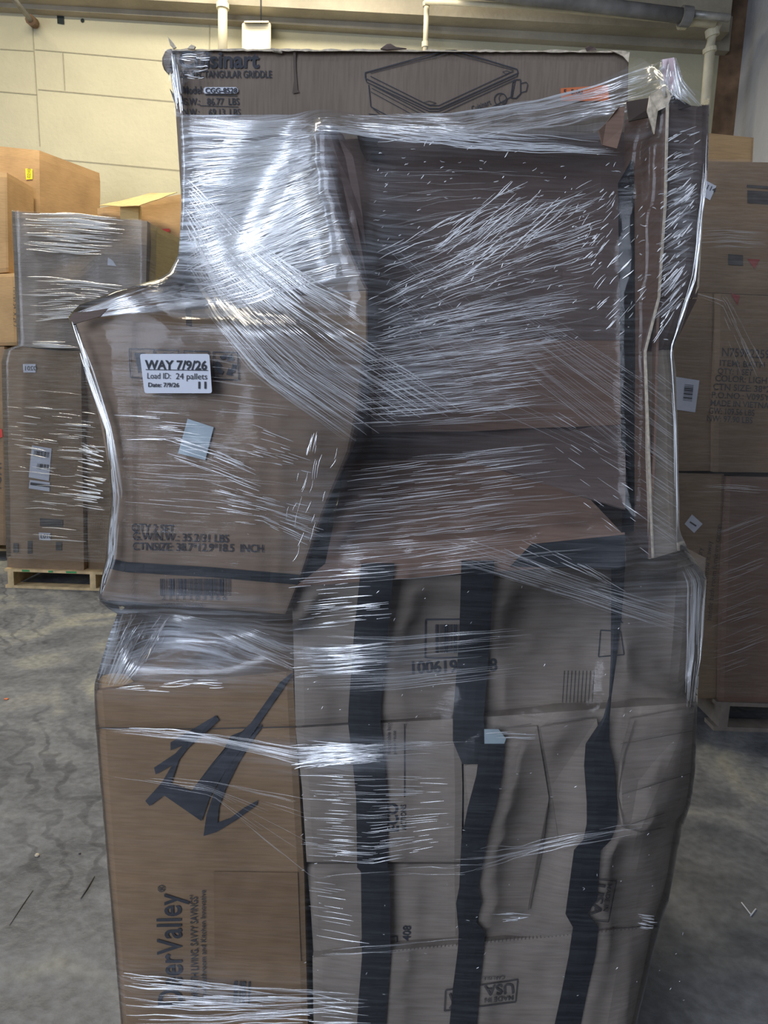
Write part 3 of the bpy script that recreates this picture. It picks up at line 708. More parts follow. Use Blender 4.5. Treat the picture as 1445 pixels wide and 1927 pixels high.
texts('printed_text', [(('USA', 1121, 1662, 27, 99), dict(width=60, bold=.02)), (('MADE IN', 1143, 1662, 13, 99), dict(width=52, bold=.006))], mf3, INK_FAINT, mb3, .006,
    extra=frame_q([(1118, 1655), (1160, 1658), (1145, 1735), (1108, 1732)], 2))
bb_, bf = fbox('strapped_carton', 'bottom grey-brown carton of the strapped column with an upside-down country stamp', 'carton',
    [(588, 1802), (590, 1927), (591, bottom_at(591, 1.18, zpal))], [(1232, 1742), (1196, 1927), (1186, bottom_at(1186, 1.18, zpal))], lambda x, y: 1.18+max(0, x-1150)*.0005, .85, KRAFT_GREY, amp=.005, nu=34, nv=24, group='strapped cartons of the front load')
texts('printed_text', [(('USA', 967, 1851, 27, 175), dict(width=56, bold=.02)), (('MADE IN', 966, 1874, 12, 175), dict(width=54, bold=.006)), (('CARLISLE,', 950, 1836, 10, 177), dict(width=42))], bf, INK_FAINT, bb_, .004,
    extra=frame_q([(838, 1864), (974, 1844), (970, 1886), (836, 1903)], 2.4)+line_quads([(846, 1870), (856, 1898)], 4)+line_quads([(868, 1866), (846, 1898)], 4))
fl = []
for k in range(70): x = 700+k*7.2; y = 1795-(x-700)*.103+rg.uniform(-1, 1); fl += line_quads([(x, y-2), (x+1, y+4)], 1.6)
decal('flute_edge', fl, bf, plain('flute_board', (.14, .11, .09), .9), bb_, -.004)

# open carton (upper right)
FLAPM = card('kraft_board_scuffed_flap', (.135, .098, .085)); OUTB = card('kraft_board_pale_side', (.36, .30, .235))
oc = empty('open_carton', 'large dark open-fronted carton, torn interior facing out, upper right of the front load', 'carton')
def reg(pts, y): SURF.append((pts, y if callable(y) else (lambda a, b: y)))
BK = 1.375
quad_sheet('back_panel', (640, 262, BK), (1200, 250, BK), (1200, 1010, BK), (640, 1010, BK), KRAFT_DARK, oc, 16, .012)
reg([(640, 262), (1200, 250), (1200, 1000), (640, 1000)], 1.20)   # taut film spans the opening
FLP = [((612, 240), (628, 238)), ((597, 254), (645, 256)), ((603, 300), (664, 296)), ((614, 345), (674, 350)), ((630, 400), (681, 410)), ((652, 460), (687, 470)), ((680, 525), (692, 530)), ((690, 545), (694, 548))]
sheet('left_flap', [[P(a[0]+(b[0]-a[0])*k/4, a[1]+(b[1]-a[1])*k/4, 1.165+.03*k/4+.004*math.sin(k*2+i)) for k in range(5)] for i, (a, b) in enumerate(FLP)], FLAPM, oc)
reg([(596, 244), (640, 240), (700, 560), (660, 540)], 1.17)
quad_sheet('left_side_panel', (575, 330, 1.27), (612, 300, 1.19), (690, 545, 1.17), (430, 560, 1.385), KRAFT_GREY, oc, 10, .006)
quad_sheet('left_side_panel', (430, 562, 1.385), (690, 547, 1.17), (690, 646, 1.16), (430, 640, 1.385), KRAFT, oc, 8, .006)
reg([(570, 325), (612, 296), (690, 545), (690, 646), (430, 640), (430, 560)], lambda x, y: 1.375-(x-430)/260*.215)
quad_sheet('right_side_panel', (1178, 226, 1.36), (1254, 198, 1.16), (1222, 1050, 1.15), (1172, 1000, 1.37), KRAFT_RED, oc, 12, .008)
reg([(1178, 226), (1254, 198), (1230, 1050), (1172, 1000)], 1.2)
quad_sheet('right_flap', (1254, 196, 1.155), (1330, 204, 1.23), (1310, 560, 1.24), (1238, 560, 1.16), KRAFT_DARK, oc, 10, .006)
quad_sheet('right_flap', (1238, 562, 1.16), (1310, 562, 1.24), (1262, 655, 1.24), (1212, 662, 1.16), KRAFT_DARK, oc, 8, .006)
reg([(1254, 196), (1330, 204), (1310, 560), (1262, 655), (1212, 662)], lambda x, y: 1.16)
quad_sheet('side_wall', (1214, 665, 1.155), (1262, 656, 1.22), (1276, 1036, 1.22), (1222, 1052, 1.155), OUTB, oc, 10, .005)
reg([(1214, 665), (1262, 656), (1276, 1036), (1222, 1052)], 1.16)
mb = MB(); mb.tube([P(1256, 198, 1.15), P(1252, 380, 1.153), P(1240, 560, 1.155), P(1214, 662, 1.152), P(1228, 1050, 1.148)], .0025, 6); mb.build('flute_edge', LINER, oc)
mb = MB(); mb.tube([P(1330, 206, 1.225), P(1312, 540, 1.235), P(1262, 655, 1.225), P(1270, 820, 1.215), P(1276, 1036, 1.21)], .003, 6); mb.build('flute_edge', LINER, oc)
# sloping floor flaps inside
quad_sheet('bottom_flap', (652, 868, 1.345), (1035, 862, 1.345), (1172, 1006, 1.17), (612, 1062, 1.135), KRAFT_RED, oc, 12, .006)
reg([(652, 868), (1035, 862), (1172, 1006), (612, 1062)], lambda x, y: 1.345-(y-862)*.001)
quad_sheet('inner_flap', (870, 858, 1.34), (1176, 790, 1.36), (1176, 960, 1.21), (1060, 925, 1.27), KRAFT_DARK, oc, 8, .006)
quad_sheet('front_lip', (612, 1060, 1.135), (1174, 1002, 1.165), (1176, 1058, 1.16), (556, 1102, 1.13), KRAFT_RED, oc, 12, .005)
reg([(612, 1060), (1174, 1002), (1176, 1058), (556, 1102)], 1.135)
quad_sheet('tape_or_shade_band', (1000, 1024, 1.150), (1176, 1006, 1.160), (1176, 1070, 1.155), (960, 1066, 1.145), BLACK, oc, 6, 0, .002)
quad_sheet('tape_or_shade_band', (1164, 345, 1.335), (1190, 300, 1.30), (1196, 1000, 1.26), (1172, 1000, 1.31), BLACK, oc, 8, 0, .003)  # dark band standing in for the shadow gap in the right corner
reg([(690, 640), (1190, 640), (1168, 800), (700, 815)], 1.35)
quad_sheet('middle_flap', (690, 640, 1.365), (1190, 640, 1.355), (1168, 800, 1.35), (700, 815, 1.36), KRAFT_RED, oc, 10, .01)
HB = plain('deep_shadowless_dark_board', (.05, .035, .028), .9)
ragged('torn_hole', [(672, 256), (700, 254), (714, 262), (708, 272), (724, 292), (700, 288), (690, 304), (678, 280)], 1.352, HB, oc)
ragged('torn_board', [(1176, 201), (1172, 240), (1160, 280), (1134, 272), (1124, 248), (1140, 232), (1158, 208), (1166, 200)], 1.155, KRAFT_RED, oc, lean=.01)
ragged('torn_board', [(1217, 210), (1224, 178), (1246, 165), (1262, 182), (1256, 200), (1240, 206), (1228, 255)], 1.15, LINER, oc, lean=.02)
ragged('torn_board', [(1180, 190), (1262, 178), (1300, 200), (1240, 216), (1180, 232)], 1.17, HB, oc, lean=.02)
# hidden support behind
hb = fbox('cardboard_carton', 'plain carton behind the open carton, under the griddle carton', 'carton', [(700, 700), (704, 1100)], [(1176, 690), (1160, 1060)], 1.43, .5, KRAFT_GREY, reg=False, nu=8, nv=8)

# ------------------------------------------------------------------ straps
def strap(label, pts, mat=BLACK):
    """pts: (px left, px right, py)"""
    V = []; Fc = []; rows = []
    for (a, b, y), (a2, b2, y2) in zip(pts, pts[1:]):
        n = max(1, int((y2-y)/14))
        for k in range(n): t = k/n; rows.append((a+(a2-a)*t, b+(b2-b)*t, y+(y2-y)*t))
    rows.append(pts[-1])
    ys = [min(surfY(a+(b-a)*.0, y), surfY(b, y), surfY((a+b)/2, y)) - .006 for a, b, y in rows]
    ys = [min(ys[max(0, i-5):i+6]) for i in range(len(ys))]
    ys = [sum(ys[max(0, i-5):i+6])/len(ys[max(0, i-5):i+6]) for i in range(len(ys))]
    for (a, b, y), Y in zip(rows, ys):
        for k in range(4):
            x = a+(b-a)*k/3; V.append(P(x, y, Y-.0012*math.sin(math.pi*k/3)))
    for j in range(len(rows)-1):
        for k in range(3): Fc.append((j*4+k, (j+1)*4+k, (j+1)*4+k+1, j*4+k+1))
    o = mk('black_strap', V, Fc, mat, solid=.0012); tag(o, label, 'strap', 'black straps round the front load')
    def yf(x, y):
        i = min(range(len(rows)), key=lambda i: abs(rows[i][2]-y)); return ys[i]
    for (a, b, y), (a2, b2, y2) in zip(pts, pts[1:]): SURF.append(([(a, y), (b, y), (b2, y2), (a2, y2)], yf))
    return o
strap('leftmost black strap running down the strapped cartons beside the tall tan carton', [(680, 742, 1060), (667, 731, 1180), (656, 716, 1330), (655, 716, 1360), (662, 722, 1420), (670, 728, 1500), (672, 729, 1632), (679, 733, 1640), (681, 735, 1800), (674, 728, 1890), (668, 720, 1990)])
s2 = strap('middle black strap, partly twisted below the grey folded end, with a kink', [(868, 930, 1055), (864, 922, 1200), (852, 910, 1350), (852, 912, 1395), (870, 904, 1438)])
quadp = [(911, 1372), (938, 1372), (952, 1390), (946, 1406), (912, 1424)]
decal('folded_strap_end', [quadp], lambda x, y: 1.15, plain('grey_strap_back', (.30, .36, .38), .45), s2, .002, th=.001, label='pale grey underside of the folded strap')
strap('middle lower black strap leaning left below the grey folded end', [(904, 950, 1400), (896, 944, 1460), (880, 932, 1520), (868, 916, 1580), (864, 900, 1670), (858, 906, 1700), (861, 896, 1735), (863, 912, 1755), (861, 910, 1790), (852, 902, 1860), (840, 892, 1990)])
strap('rightmost black strap, narrow at the top and twisted over the crumpled carton flap', [(1150, 1176, 1060), (1150, 1172, 1130), (1149, 1160, 1240), (1146, 1150, 1310), (1135, 1147, 1350), (1102, 1146, 1400), (1099, 1155, 1440), (1104, 1160, 1510), (1104, 1161, 1550), (1098, 1150, 1580), (1080, 1130, 1600), (1068, 1124, 1690), (1064, 1105, 1720), (1078, 1126, 1745), (1070, 1120, 1800), (1054, 1102, 1880), (1030, 1080, 1990)])

# ------------------------------------------------------------------ stretch film over the front load
ST = 12; GW = 1445//ST+2; GH = 2050//ST+2
fld = np.full((GH, GW), 9.0)
for j in range(GH):
    for i in range(GW):
        y = surfY(i*ST, j*ST, 9.0); fld[j, i] = y
def shift_min(a, rad):
    b = a.copy()
    for dy in range(-rad, rad+1):
        for dx in range(-rad, rad+1):
            if dy*dy+dx*dx > rad*rad: continue
            s = np.full_like(a, 9.0)
            s[max(0, dy):GH+min(0, dy), max(0, dx):GW+min(0, dx)] = a[max(0, -dy):GH-max(0, dy), max(0, -dx):GW-max(0, dx)]
            b = np.minimum(b, s)
    return b
def blur(a, it):
    for _ in range(it):
        p = np.pad(a, 1, mode='edge'); a = (p[:-2, 1:-1]+p[2:, 1:-1]+p[1:-1, :-2]+p[1:-1, 2:]+4*p[1:-1, 1:-1])/8
    return a
near = shift_min(fld, 2)
fill = near.copy()
for _ in range(30):
    t = shift_min(fill, 1); fill = np.where(fill > 8, t, fill)
fill = np.where(fill > 8, 1.4, fill)
sm = blur(fill, 130)
FY = blur(np.minimum(sm, fill), 6)
FY = np.minimum(FY, near-.001) - .015
FY = blur(FY, 1)
def filmY(px, py):
    x = min(max(px/ST, 0), GW-1.001); y = min(max(py/ST, 0), GH-1.001); i, j = int(x), int(y); u, v = x-i, y-j
    return (FY[j, i]*(1-u)+FY[j, i+1]*u)*(1-v)+(FY[j+1, i]*(1-u)+FY[j+1, i+1]*u)*v
XLp = [(60, 338), (215, 338), (300, 342), (400, 341), (480, 336), (520, 315), (545, 225), (575, 145), (598, 127), (620, 138), (700, 163), (760, 188), (850, 202), (950, 208), (1040, 200), (1128, 184), (1142, 196), (1150, 222), (1200, 204), (1290, 177), (1370, 180), (1640, 203), (1927, 228), (2010, 232)]
XRp = [(60, 1264), (105, 1270), (180, 1335), (300, 1333), (500, 1312), (600, 1288), (660, 1266), (700, 1272), (850, 1276), (1000, 1279), (1040, 1297), (1085, 1330), (1300, 1313), (1450, 1308), (1520, 1298), (1560, 1283), (1700, 1257), (1740, 1242), (1927, 1198), (2010, 1180)]
TOP = [(120, 560), (338, 216), (550, 216), (600, 205), (650, 210), (720, 222), (850, 212), (1000, 190), (1120, 160), (1200, 135), (1262, 108), (1290, 148), (1345, 190)]
def itp(tab, x): return float(np.interp(x, [t[0] for t in tab], [t[1] for t in tab]))
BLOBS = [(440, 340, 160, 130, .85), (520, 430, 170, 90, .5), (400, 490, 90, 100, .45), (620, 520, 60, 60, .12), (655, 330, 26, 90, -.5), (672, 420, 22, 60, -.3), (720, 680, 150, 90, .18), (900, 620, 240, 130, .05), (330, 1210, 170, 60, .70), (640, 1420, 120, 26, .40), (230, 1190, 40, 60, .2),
         (640, 235, 80, 20, .3), (900, 250, 260, 22, .18), (1290, 400, 30, 130, .14), (1230, 1100, 130, 90, .14), (250, 1860, 300, 45, .10), (680, 1240, 130, 40, .15), (260, 565, 120, 14, .35), (1230, 145, 50, 30, .15), (640, 1000, 120, 80, .05), (600, 960, 60, 100, .08)]  # film haze patches, some strengthened to paint in light on the film
def film_haze(px, py):
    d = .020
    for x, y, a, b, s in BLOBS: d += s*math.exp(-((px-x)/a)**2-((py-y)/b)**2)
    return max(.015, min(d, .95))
wrap = empty('stretch_wrap', 'clear wrinkled stretch film wound round the whole front load', 'stretch film')
NU, NV = 110, 150; V = []; Fc = []; LA = []
WING = [.85, .55, .3, .12, .04]
for j in range(NV+1):
    row = []
    y_l = 2000
    for i in range(NU+1):
        u = i/NU; x0 = 338+u*(1335-338); yt = itp(TOP, x0); y = yt+(y_l-yt)*(j/NV)**1.0
        xa = itp(XLp, y); xb = itp(XRp, y); x = xa+(xb-xa)*u
        ed = max(0, 1-min(u, 1-u)*NU/4)
        Y = filmY(x, y)+.012*ed*ed
        row.append((P(x, y, Y)+Vector((0, .0022*noise.noise(Vector((x*.03, y*.05, 1))), 0)), film_haze(x, y)))
    a, b = row[0][0], row[-1][0]
    L_ = [(Vector((a.x+.0*wg, a.y+wg, a.z)), .12) for wg in WING]; R_ = [(Vector((b.x, b.y+wg, b.z)), .12) for wg in WING[::-1]]
    for p, l in L_+row+R_: V.append(p); LA.append(l)
NC = NU+1+2*len(WING)
for j in range(NV):
    for i in range(NC-1): Fc.append((j*NC+i, (j+1)*NC+i, (j+1)*NC+i+1, j*NC+i+1))
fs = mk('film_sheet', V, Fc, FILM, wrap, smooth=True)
at = fs.data.attributes.new('film_haze', 'FLOAT', 'POINT'); at.data.foreach_set('value', LA)

# creases: narrow folds of doubled film lying on the sheet
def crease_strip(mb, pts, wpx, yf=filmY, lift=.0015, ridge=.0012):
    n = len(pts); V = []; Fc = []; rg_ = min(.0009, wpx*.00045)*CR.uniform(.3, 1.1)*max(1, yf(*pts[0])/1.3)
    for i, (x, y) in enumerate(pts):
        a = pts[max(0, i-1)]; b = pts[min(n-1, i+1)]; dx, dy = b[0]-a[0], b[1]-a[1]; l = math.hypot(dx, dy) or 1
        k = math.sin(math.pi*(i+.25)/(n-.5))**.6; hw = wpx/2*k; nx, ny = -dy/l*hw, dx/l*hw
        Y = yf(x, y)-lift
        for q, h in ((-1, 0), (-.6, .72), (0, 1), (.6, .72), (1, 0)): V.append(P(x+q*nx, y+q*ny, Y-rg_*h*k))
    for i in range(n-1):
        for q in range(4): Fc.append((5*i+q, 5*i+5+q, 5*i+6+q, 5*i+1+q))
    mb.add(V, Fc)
CR = random.Random(11)
def fan(mb, A, B, n, lmin, lmax, w0=.8, w1=2.0, wob=1.5, yf=filmY, cluster=0, trange=(0, 1), srange=(0, 1), skew=1.0, edge=None):
    """n folds running along guide lines blended between A and B; lmin/lmax = length as a share of the guide"""
    LA_ = sum(math.hypot(q[0]-p[0], q[1]-p[1]) for p, q in zip(A, A[1:]))
    for _ in range(n):
        s = srange[0]+(srange[1]-srange[0])*(CR.random()**skew); ln = CR.uniform(lmin, lmax)
        t0 = CR.uniform(trange[0], max(trange[0], trange[1]-ln)); t1 = min(1, t0+ln)
        npt = max(4, int(LA_*ln/22)+3); ph = CR.uniform(0, 9); pts = []
        for k in range(npt):
            t = t0+(t1-t0)*k/(npt-1); a = resample(A, t); b = resample(B, t); p = a.lerp(b, s)
            o = wob*noise.noise(Vector((p.x*.02, p.y*.02, ph)))*2; pts.append((p.x+o*.3, p.y+o))
        crease_strip(mb, pts, CR.uniform(w0, w1), yf)
hard = MB(); soft = MB()
# top-left sunny face: arcs rising to the right
fan(hard, [(345, 262), (480, 262), (596, 250)], [(345, 520), (520, 440), (622, 380)], 400, .05, .35, .8, 2.6, 3)
fan(soft, [(345, 222), (480, 235), (598, 246)], [(345, 540), (520, 470), (632, 412)], 230, .2, .8, 1.5, 6, 3)
fan(hard, [(350, 470), (520, 400), (612, 350)], [(380, 600), (560, 540), (678, 520)], 260, .08, .45, .8, 2.6, 3)
fan(soft, [(345, 222), (500, 226), (640, 220)], [(345, 240), (500, 246), (620, 238)], 30, .3, .9, 1, 3, 2)
# crossing sheaf from the left edge down to the right
fan(hard, [(350, 330), (470, 450), (600, 560)], [(345, 430), (400, 560), (470, 640)], 210, .08, .4, .7, 2.2, 2)
fan(hard, [(470, 440), (600, 530), (700, 580)], [(400, 540), (440, 590), (480, 640)], 130, .1, .5, .7, 1.9, 2)
fan(soft, [(350, 330), (520, 480), (720, 620)], [(345, 500), (400, 600), (500, 710)], 110, .2, .7, 1, 3.5, 2)
# sheaf sweeping down over the labelled carton to (665, 830)
fan(hard, [(560, 560), (720, 660), (900, 770)], [(385, 590), (500, 720), (664, 832)], 130, .12, .5, .6, 1.5, 1.5)
fan(soft, [(440, 560), (600, 660), (760, 760)], [(370, 570), (470, 700), (662, 838)], 90, .3, .9, .8, 2.2, 1.5)
# main fan over the open carton
fan(hard, [(692, 560), (880, 470), (1150, 350)], [(692, 650), (880, 600), (1120, 560)], 170, .04, .24, .5, 1.5, 3)
fan(hard, [(690, 620), (900, 580), (1120, 545)], [(660, 800), (850, 790), (1010, 770)], 330, .04, .3, .5, 1.3, 1.5)
fan(soft, [(690, 500), (880, 440), (1170, 320)], [(660, 810), (850, 800), (1100, 790)], 120, .2, .8, .8, 2.0, 2)
fan(hard, [(700, 480), (860, 400), (1100, 290)], [(720, 560), (900, 500), (1160, 400)], 60, .05, .22, .7, 2.2, 4)
fan(hard, [(800, 470), (960, 340)], [(900, 560), (1110, 380)], 46, .15, .5, .7, 2.2, 3)
fan(soft, [(700, 300), (900, 310), (1100, 330)], [(700, 440), (900, 400), (1150, 380)], 26, .1, .5, .7, 1.8, 3)
fan(hard, [(1080, 420), (1150, 330)], [(1130, 640), (1230, 540)], 60, .06, .25, .8, 2.5, 4)
# crossing diagonals going down right
fan(soft, [(700, 320), (900, 520), (1200, 700)], [(690, 560), (900, 760), (1200, 900)], 40, .1, .4, .5, 1.2, 1)
fan(soft, [(980, 560), (1230, 720)], [(960, 680), (1230, 900)], 40, .3, .9, .5, 1.2, 1)
# lower interior, rising slightly right
fan(hard, [(660, 880), (900, 850), (1060, 830)], [(575, 1090), (760, 1075), (980, 1040)], 130, .06, .35, .5, 1.2, 1.2)
fan(soft, [(650, 860), (900, 845), (1080, 830)], [(560, 1110), (760, 1095), (1150, 1060)], 70, .2, .7, .7, 2.0, 1.2)
# top bundles
fan(hard, [(545, 222), (720, 228), (900, 246), (1150, 268)], [(560, 240), (720, 262), (900, 282), (1175, 292)], 46, .15, .7, .7, 2.4, 2)
fan(hard, [(640, 240), (850, 228), (1040, 190), (1220, 150)], [(700, 270), (900, 262), (1080, 225), (1240, 195)], 40, .1, .5, .7, 2.2, 3)
fan(soft, [(600, 214), (850, 216), (1060, 180), (1262, 112)], [(640, 250), (900, 255), (1080, 230), (1290, 180)], 60, .2, .7, 1.2, 5, 3)
fan(hard, [(720, 222), (850, 213), (1000, 191), (1120, 161), (1258, 110)], [(720, 224), (850, 215), (1000, 193), (1120, 163), (1260, 113)], 7, .5, .95, 1.2, 2, .6)
fan(soft, [(1262, 110), (1300, 170), (1335, 210)], [(1240, 115), (1250, 160), (1290, 200)], 24, .3, .8, 1.5, 5, 4)
# right strip
fan(hard, [(1250, 260), (1325, 230)], [(1225, 650), (1290, 560)], 110, .08, .4, .9, 3.2, 5)
fan(soft, [(1250, 300), (1325, 280)], [(1230, 620), (1290, 560)], 60, .2, .9, 1.5, 5, 4)
fan(hard, [(1333, 210), (1330, 330), (1310, 520), (1264, 656), (1272, 800), (1277, 1030)], [(1328, 210), (1322, 330), (1302, 520), (1258, 656), (1268, 800), (1270, 1030)], 14, .2, .6, .8, 1.8, 2)
fan(soft, [(1210, 680), (1275, 730)], [(1200, 980), (1275, 1030)], 60, .3, .9, .6, 1.4, 1)
fan(hard, [(1000, 740), (1210, 870)], [(1080, 960), (1230, 1080)], 22, .05, .25, .6, 1.4, 1)
# label carton
fan(soft, [(220, 620), (400, 615), (600, 640)], [(230, 960), (400, 975), (560, 990)], 70, .1, .5, .7, 1.8, 1.5)
fan(hard, [(305, 815), (400, 845), (480, 880)], [(310, 860), (400, 890), (500, 930)], 34, .1, .45, .7, 1.7, 1)
fan(hard, [(400, 780), (480, 800), (560, 830)], [(470, 860), (540, 880), (620, 900)], 22, .1, .3, .7, 1.7, 1)
fan(hard, [(380, 900), (480, 930), (620, 960)], [(420, 985), (500, 990), (600, 1040)], 60, .08, .3, .6, 1.5, 1)
fan(hard, [(210, 760), (300, 768), (420, 775)], [(215, 830), (300, 830), (420, 850)], 12, .1, .4, .7, 1.6, 1)
fan(hard, [(645, 820), (620, 900), (600, 980), (560, 1080)], [(580, 800), (560, 880), (540, 960), (530, 1060)], 26, .05, .16, .6, 1.4, 9)
fan(hard, [(132, 602), (160, 700), (200, 810), (212, 930), (203, 1050), (186, 1128)], [(140, 605), (172, 700), (208, 810), (224, 930), (214, 1050), (192, 1128)], 60, .02, .14, .8, 2.2, 4)
fan(soft, [(132, 602), (160, 700), (200, 810), (212, 930), (203, 1050), (186, 1128)], [(140, 605), (180, 700), (212, 810), (230, 930), (220, 1050), (196, 1128)], 34, .1, .4, 2, 5, 3)
fan(hard, [(340, 545), (240, 560), (135, 594)], [(480, 560), (260, 585), (140, 600)], 40, .1, .4, .8, 2.2, 2)
fan(soft, [(330, 525), (220, 560), (132, 592)], [(480, 570), (260, 590), (150, 602)], 50, .2, .8, 2, 6, 2)
# under the labelled carton: tent over the top of the tall carton
fan(hard, [(255, 1150), (225, 1200), (190, 1280)], [(340, 1160), (300, 1220), (270, 1270)], 22, .15, .5, .9, 3, 3)
fan(soft, [(220, 1152), (205, 1210), (182, 1290)], [(330, 1160), (300, 1220), (240, 1290)], 50, .2, .7, 2, 7, 3)
fan(soft, [(255, 1152), (400, 1190), (560, 1270)], [(300, 1150), (440, 1170), (560, 1215)], 60, .3, .9, .8, 2.6, 1)
fan(hard, [(190, 1290), (300, 1285), (420, 1278)], [(186, 1305), (320, 1302), (440, 1298)], 14, .1, .35, .7, 2, 3)
# strapped cartons, upper
fan(hard, [(540, 1080), (640, 1072), (720, 1070)], [(545, 1190), (640, 1180), (740, 1168)], 50, .1, .5, .6, 1.6, 1)
fan(hard, [(545, 1215), (640, 1215), (745, 1205)], [(550, 1275), (640, 1270), (750, 1262)], 80, .1, .55, .6, 1.5, 1)
fan(soft, [(545, 1190), (740, 1200), (1000, 1180)], [(550, 1310), (740, 1300), (1000, 1270)], 60, .2, .7, .8, 2, 1)
fan(soft, [(850, 1000), (1100, 1090), (1318, 1150)], [(800, 1050), (1080, 1130), (1310, 1210)], 46, .2, .8, .8, 2.0, 1)
fan(hard, [(990, 1010), (1100, 1060), (1180, 1110)], [(940, 1030), (1060, 1090), (1180, 1140)], 24, .1, .3, .6, 1.3, 1)
fan(soft, [(1295, 1045), (1328, 1090), (1318, 1240), (1306, 1330)], [(1270, 1050), (1290, 1100), (1290, 1240), (1285, 1330)], 36, .2, .7, 1, 3.5, 3)
# bright roll of film at mid height
fan(hard, [(540, 1392), (640, 1398), (730, 1402)], [(550, 1452), (640, 1440), (730, 1432)], 90, .15, .6, .7, 2.2, 3)
fan(soft, [(185, 1368), (400, 1380), (560, 1408), (900, 1388)], [(190, 1378), (400, 1402), (560, 1440), (880, 1420)], 46, .2, .6, .8, 2.6, 1.5)
fan(hard, [(185, 1368), (330, 1368), (450, 1398), (560, 1420)], [(260, 1372), (340, 1374), (450, 1404), (560, 1430)], 9, .2, .5, .7, 1.5, 1)
fan(hard, [(560, 1452), (700, 1458), (860, 1462)], [(566, 1620), (700, 1630), (850, 1600)], 110, .06, .3, .5, 1.4, 1)
fan(soft, [(200, 1450), (400, 1470), (580, 1500), (840, 1500)], [(200, 1465), (400, 1500), (590, 1660), (840, 1640)], 26, .1, .3, .7, 1.5, 1)
fan(soft, [(870, 1600), (1000, 1585), (1130, 1560), (1250, 1545)], [(700, 1650), (860, 1648), (1000, 1610), (1200, 1570)], 26, .2, .6, .7, 2.2, 3)
fan(hard, [(900, 1376), (1010, 1372)], [(930, 1392), (1010, 1390)], 6, .4, .9, .7, 1.8, 2)
fan(hard, [(560, 1640), (640, 1650)], [(590, 1760), (700, 1780)], 14, .3, .8, .7, 1.7, 1)
fan(hard, [(900, 1722), (1000, 1715)], [(940, 1735), (990, 1732)], 10, .2, .5, .9, 2.2, 4)
fan(hard, [(1195, 1715), (1245, 1725)], [(1200, 1745), (1235, 1745)], 12, .3, .8, .8, 2, 4)
fan(soft, [(600, 1800), (760, 1795)], [(600, 1790), (900, 1760)], 8, .3, .9, .7, 1.8, 2)
# bottom left film rolls
fan(hard, [(222, 1828), (400, 1850), (575, 1868)], [(232, 1925), (400, 1928), (590, 1925)], 44, .1, .45, .8, 2.4, 2)
fan(soft, [(222, 1835), (400, 1855), (700, 1870)], [(232, 1927), (400, 1927), (700, 1900)], 46, .2, .7, 1.2, 4, 2)
fan(hard, [(570, 1865), (700, 1895)], [(575, 1925), (700, 1927)], 16, .2, .7, .7, 1.8, 1)
# random nicks
for _ in range(220):
    x = CR.uniform(700, 1250); y = CR.uniform(270, 640); l = CR.uniform(3, 14); a = CR.uniform(-1.2, .3)
    crease_strip(hard, [(x+l*math.cos(a)*k/3, y+l*math.sin(a)*k/3+CR.uniform(-1, 1)) for k in range(4)], CR.uniform(.8, 2))
for _ in range(100):
    x = CR.uniform(560, 1290); y = CR.uniform(1080, 1900); l = CR.uniform(2, 7); a = CR.uniform(-1.6, .3)
    crease_strip(hard, [(x+l*math.cos(a)*k/3, y+l*math.sin(a)*k/3) for k in range(4)], CR.uniform(.7, 1.3))
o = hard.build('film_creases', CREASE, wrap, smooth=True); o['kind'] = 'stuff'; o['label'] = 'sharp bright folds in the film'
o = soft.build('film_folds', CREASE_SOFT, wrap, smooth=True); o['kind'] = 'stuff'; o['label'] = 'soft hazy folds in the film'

# loose film around the griddle carton's torn left corner
def patch(name, outline_l, outline_r, yf, mat, parent, lay, nu=8, nv=16):
    V = []; Fc = []
    for j in range(nv+1):
        a = resample(outline_l, j/nv); b = resample(outline_r, j/nv)
        for i in range(nu+1):
            p = a.lerp(b, i/nu); V.append(P(p.x, p.y, yf(p.x, p.y)+.006*noise.noise(Vector((p.x*.06, p.y*.06, 2)))))
    for j in range(nv):
        for i in range(nu): q = j*(nu+1)+i; Fc.append((q, q+nu+1, q+nu+2, q+1))
    o = mk(name, V, Fc, mat, parent, smooth=True); a = o.data.attributes.new('film_haze', 'FLOAT', 'POINT')
    a.data.foreach_set('value', [lay]*len(V)); return o
cw = empty('corner_film_scrap', 'torn scrap of clear film clinging to the upper left corner of the griddle carton', 'stretch film')
gy = lambda x, y: GY-.018
patch('film_sheet', [(306, 92), (308, 120), (318, 150), (330, 220)], [(400, 98), (390, 120), (345, 160), (344, 220)], gy, FILM, cw, .10)
hc = MB()
fan(hc, [(316, 95), (325, 150), (334, 218)], [(330, 100), (338, 150), (345, 218)], 26, .1, .5, 1, 3, 3, yf=lambda x, y: GY-.024)
fan(hc, [(330, 100), (400, 110)], [(345, 150), (400, 140)], 16, .15, .5, .8, 2.4, 5, yf=lambda x, y: GY-.024)
o = hc.build('film_creases', CREASE, cw); o['kind'] = 'stuff'
# film tassel at the top right corner
tw = empty('film_tassel', 'twisted tail of clear film sticking up at the top right corner of the open carton', 'stretch film')
ty_ = lambda x, y: 1.15+.01*math.sin(x*.2)
patch('film_sheet', [(1244, 112), (1236, 140), (1248, 180)], [(1272, 108), (1284, 145), (1296, 190)], ty_, FILM, tw, .35)
hc = MB(); fan(hc, [(1256, 106), (1250, 140), (1256, 185)], [(1270, 108), (1280, 145), (1290, 190)], 24, .2, .7, .9, 2.5, 3, yf=lambda x, y: 1.145+.01*math.sin(x*.2))
patch('pink_core', [(1246, 112), (1247, 140), (1256, 165)], [(1268, 108), (1280, 140), (1276, 175)], lambda x, y: 1.152, plain('pinkish_film_core', (.62, .48, .50), .35), tw, .5)
o = hc.build('film_creases', CREASE, tw); o['kind'] = 'stuff'

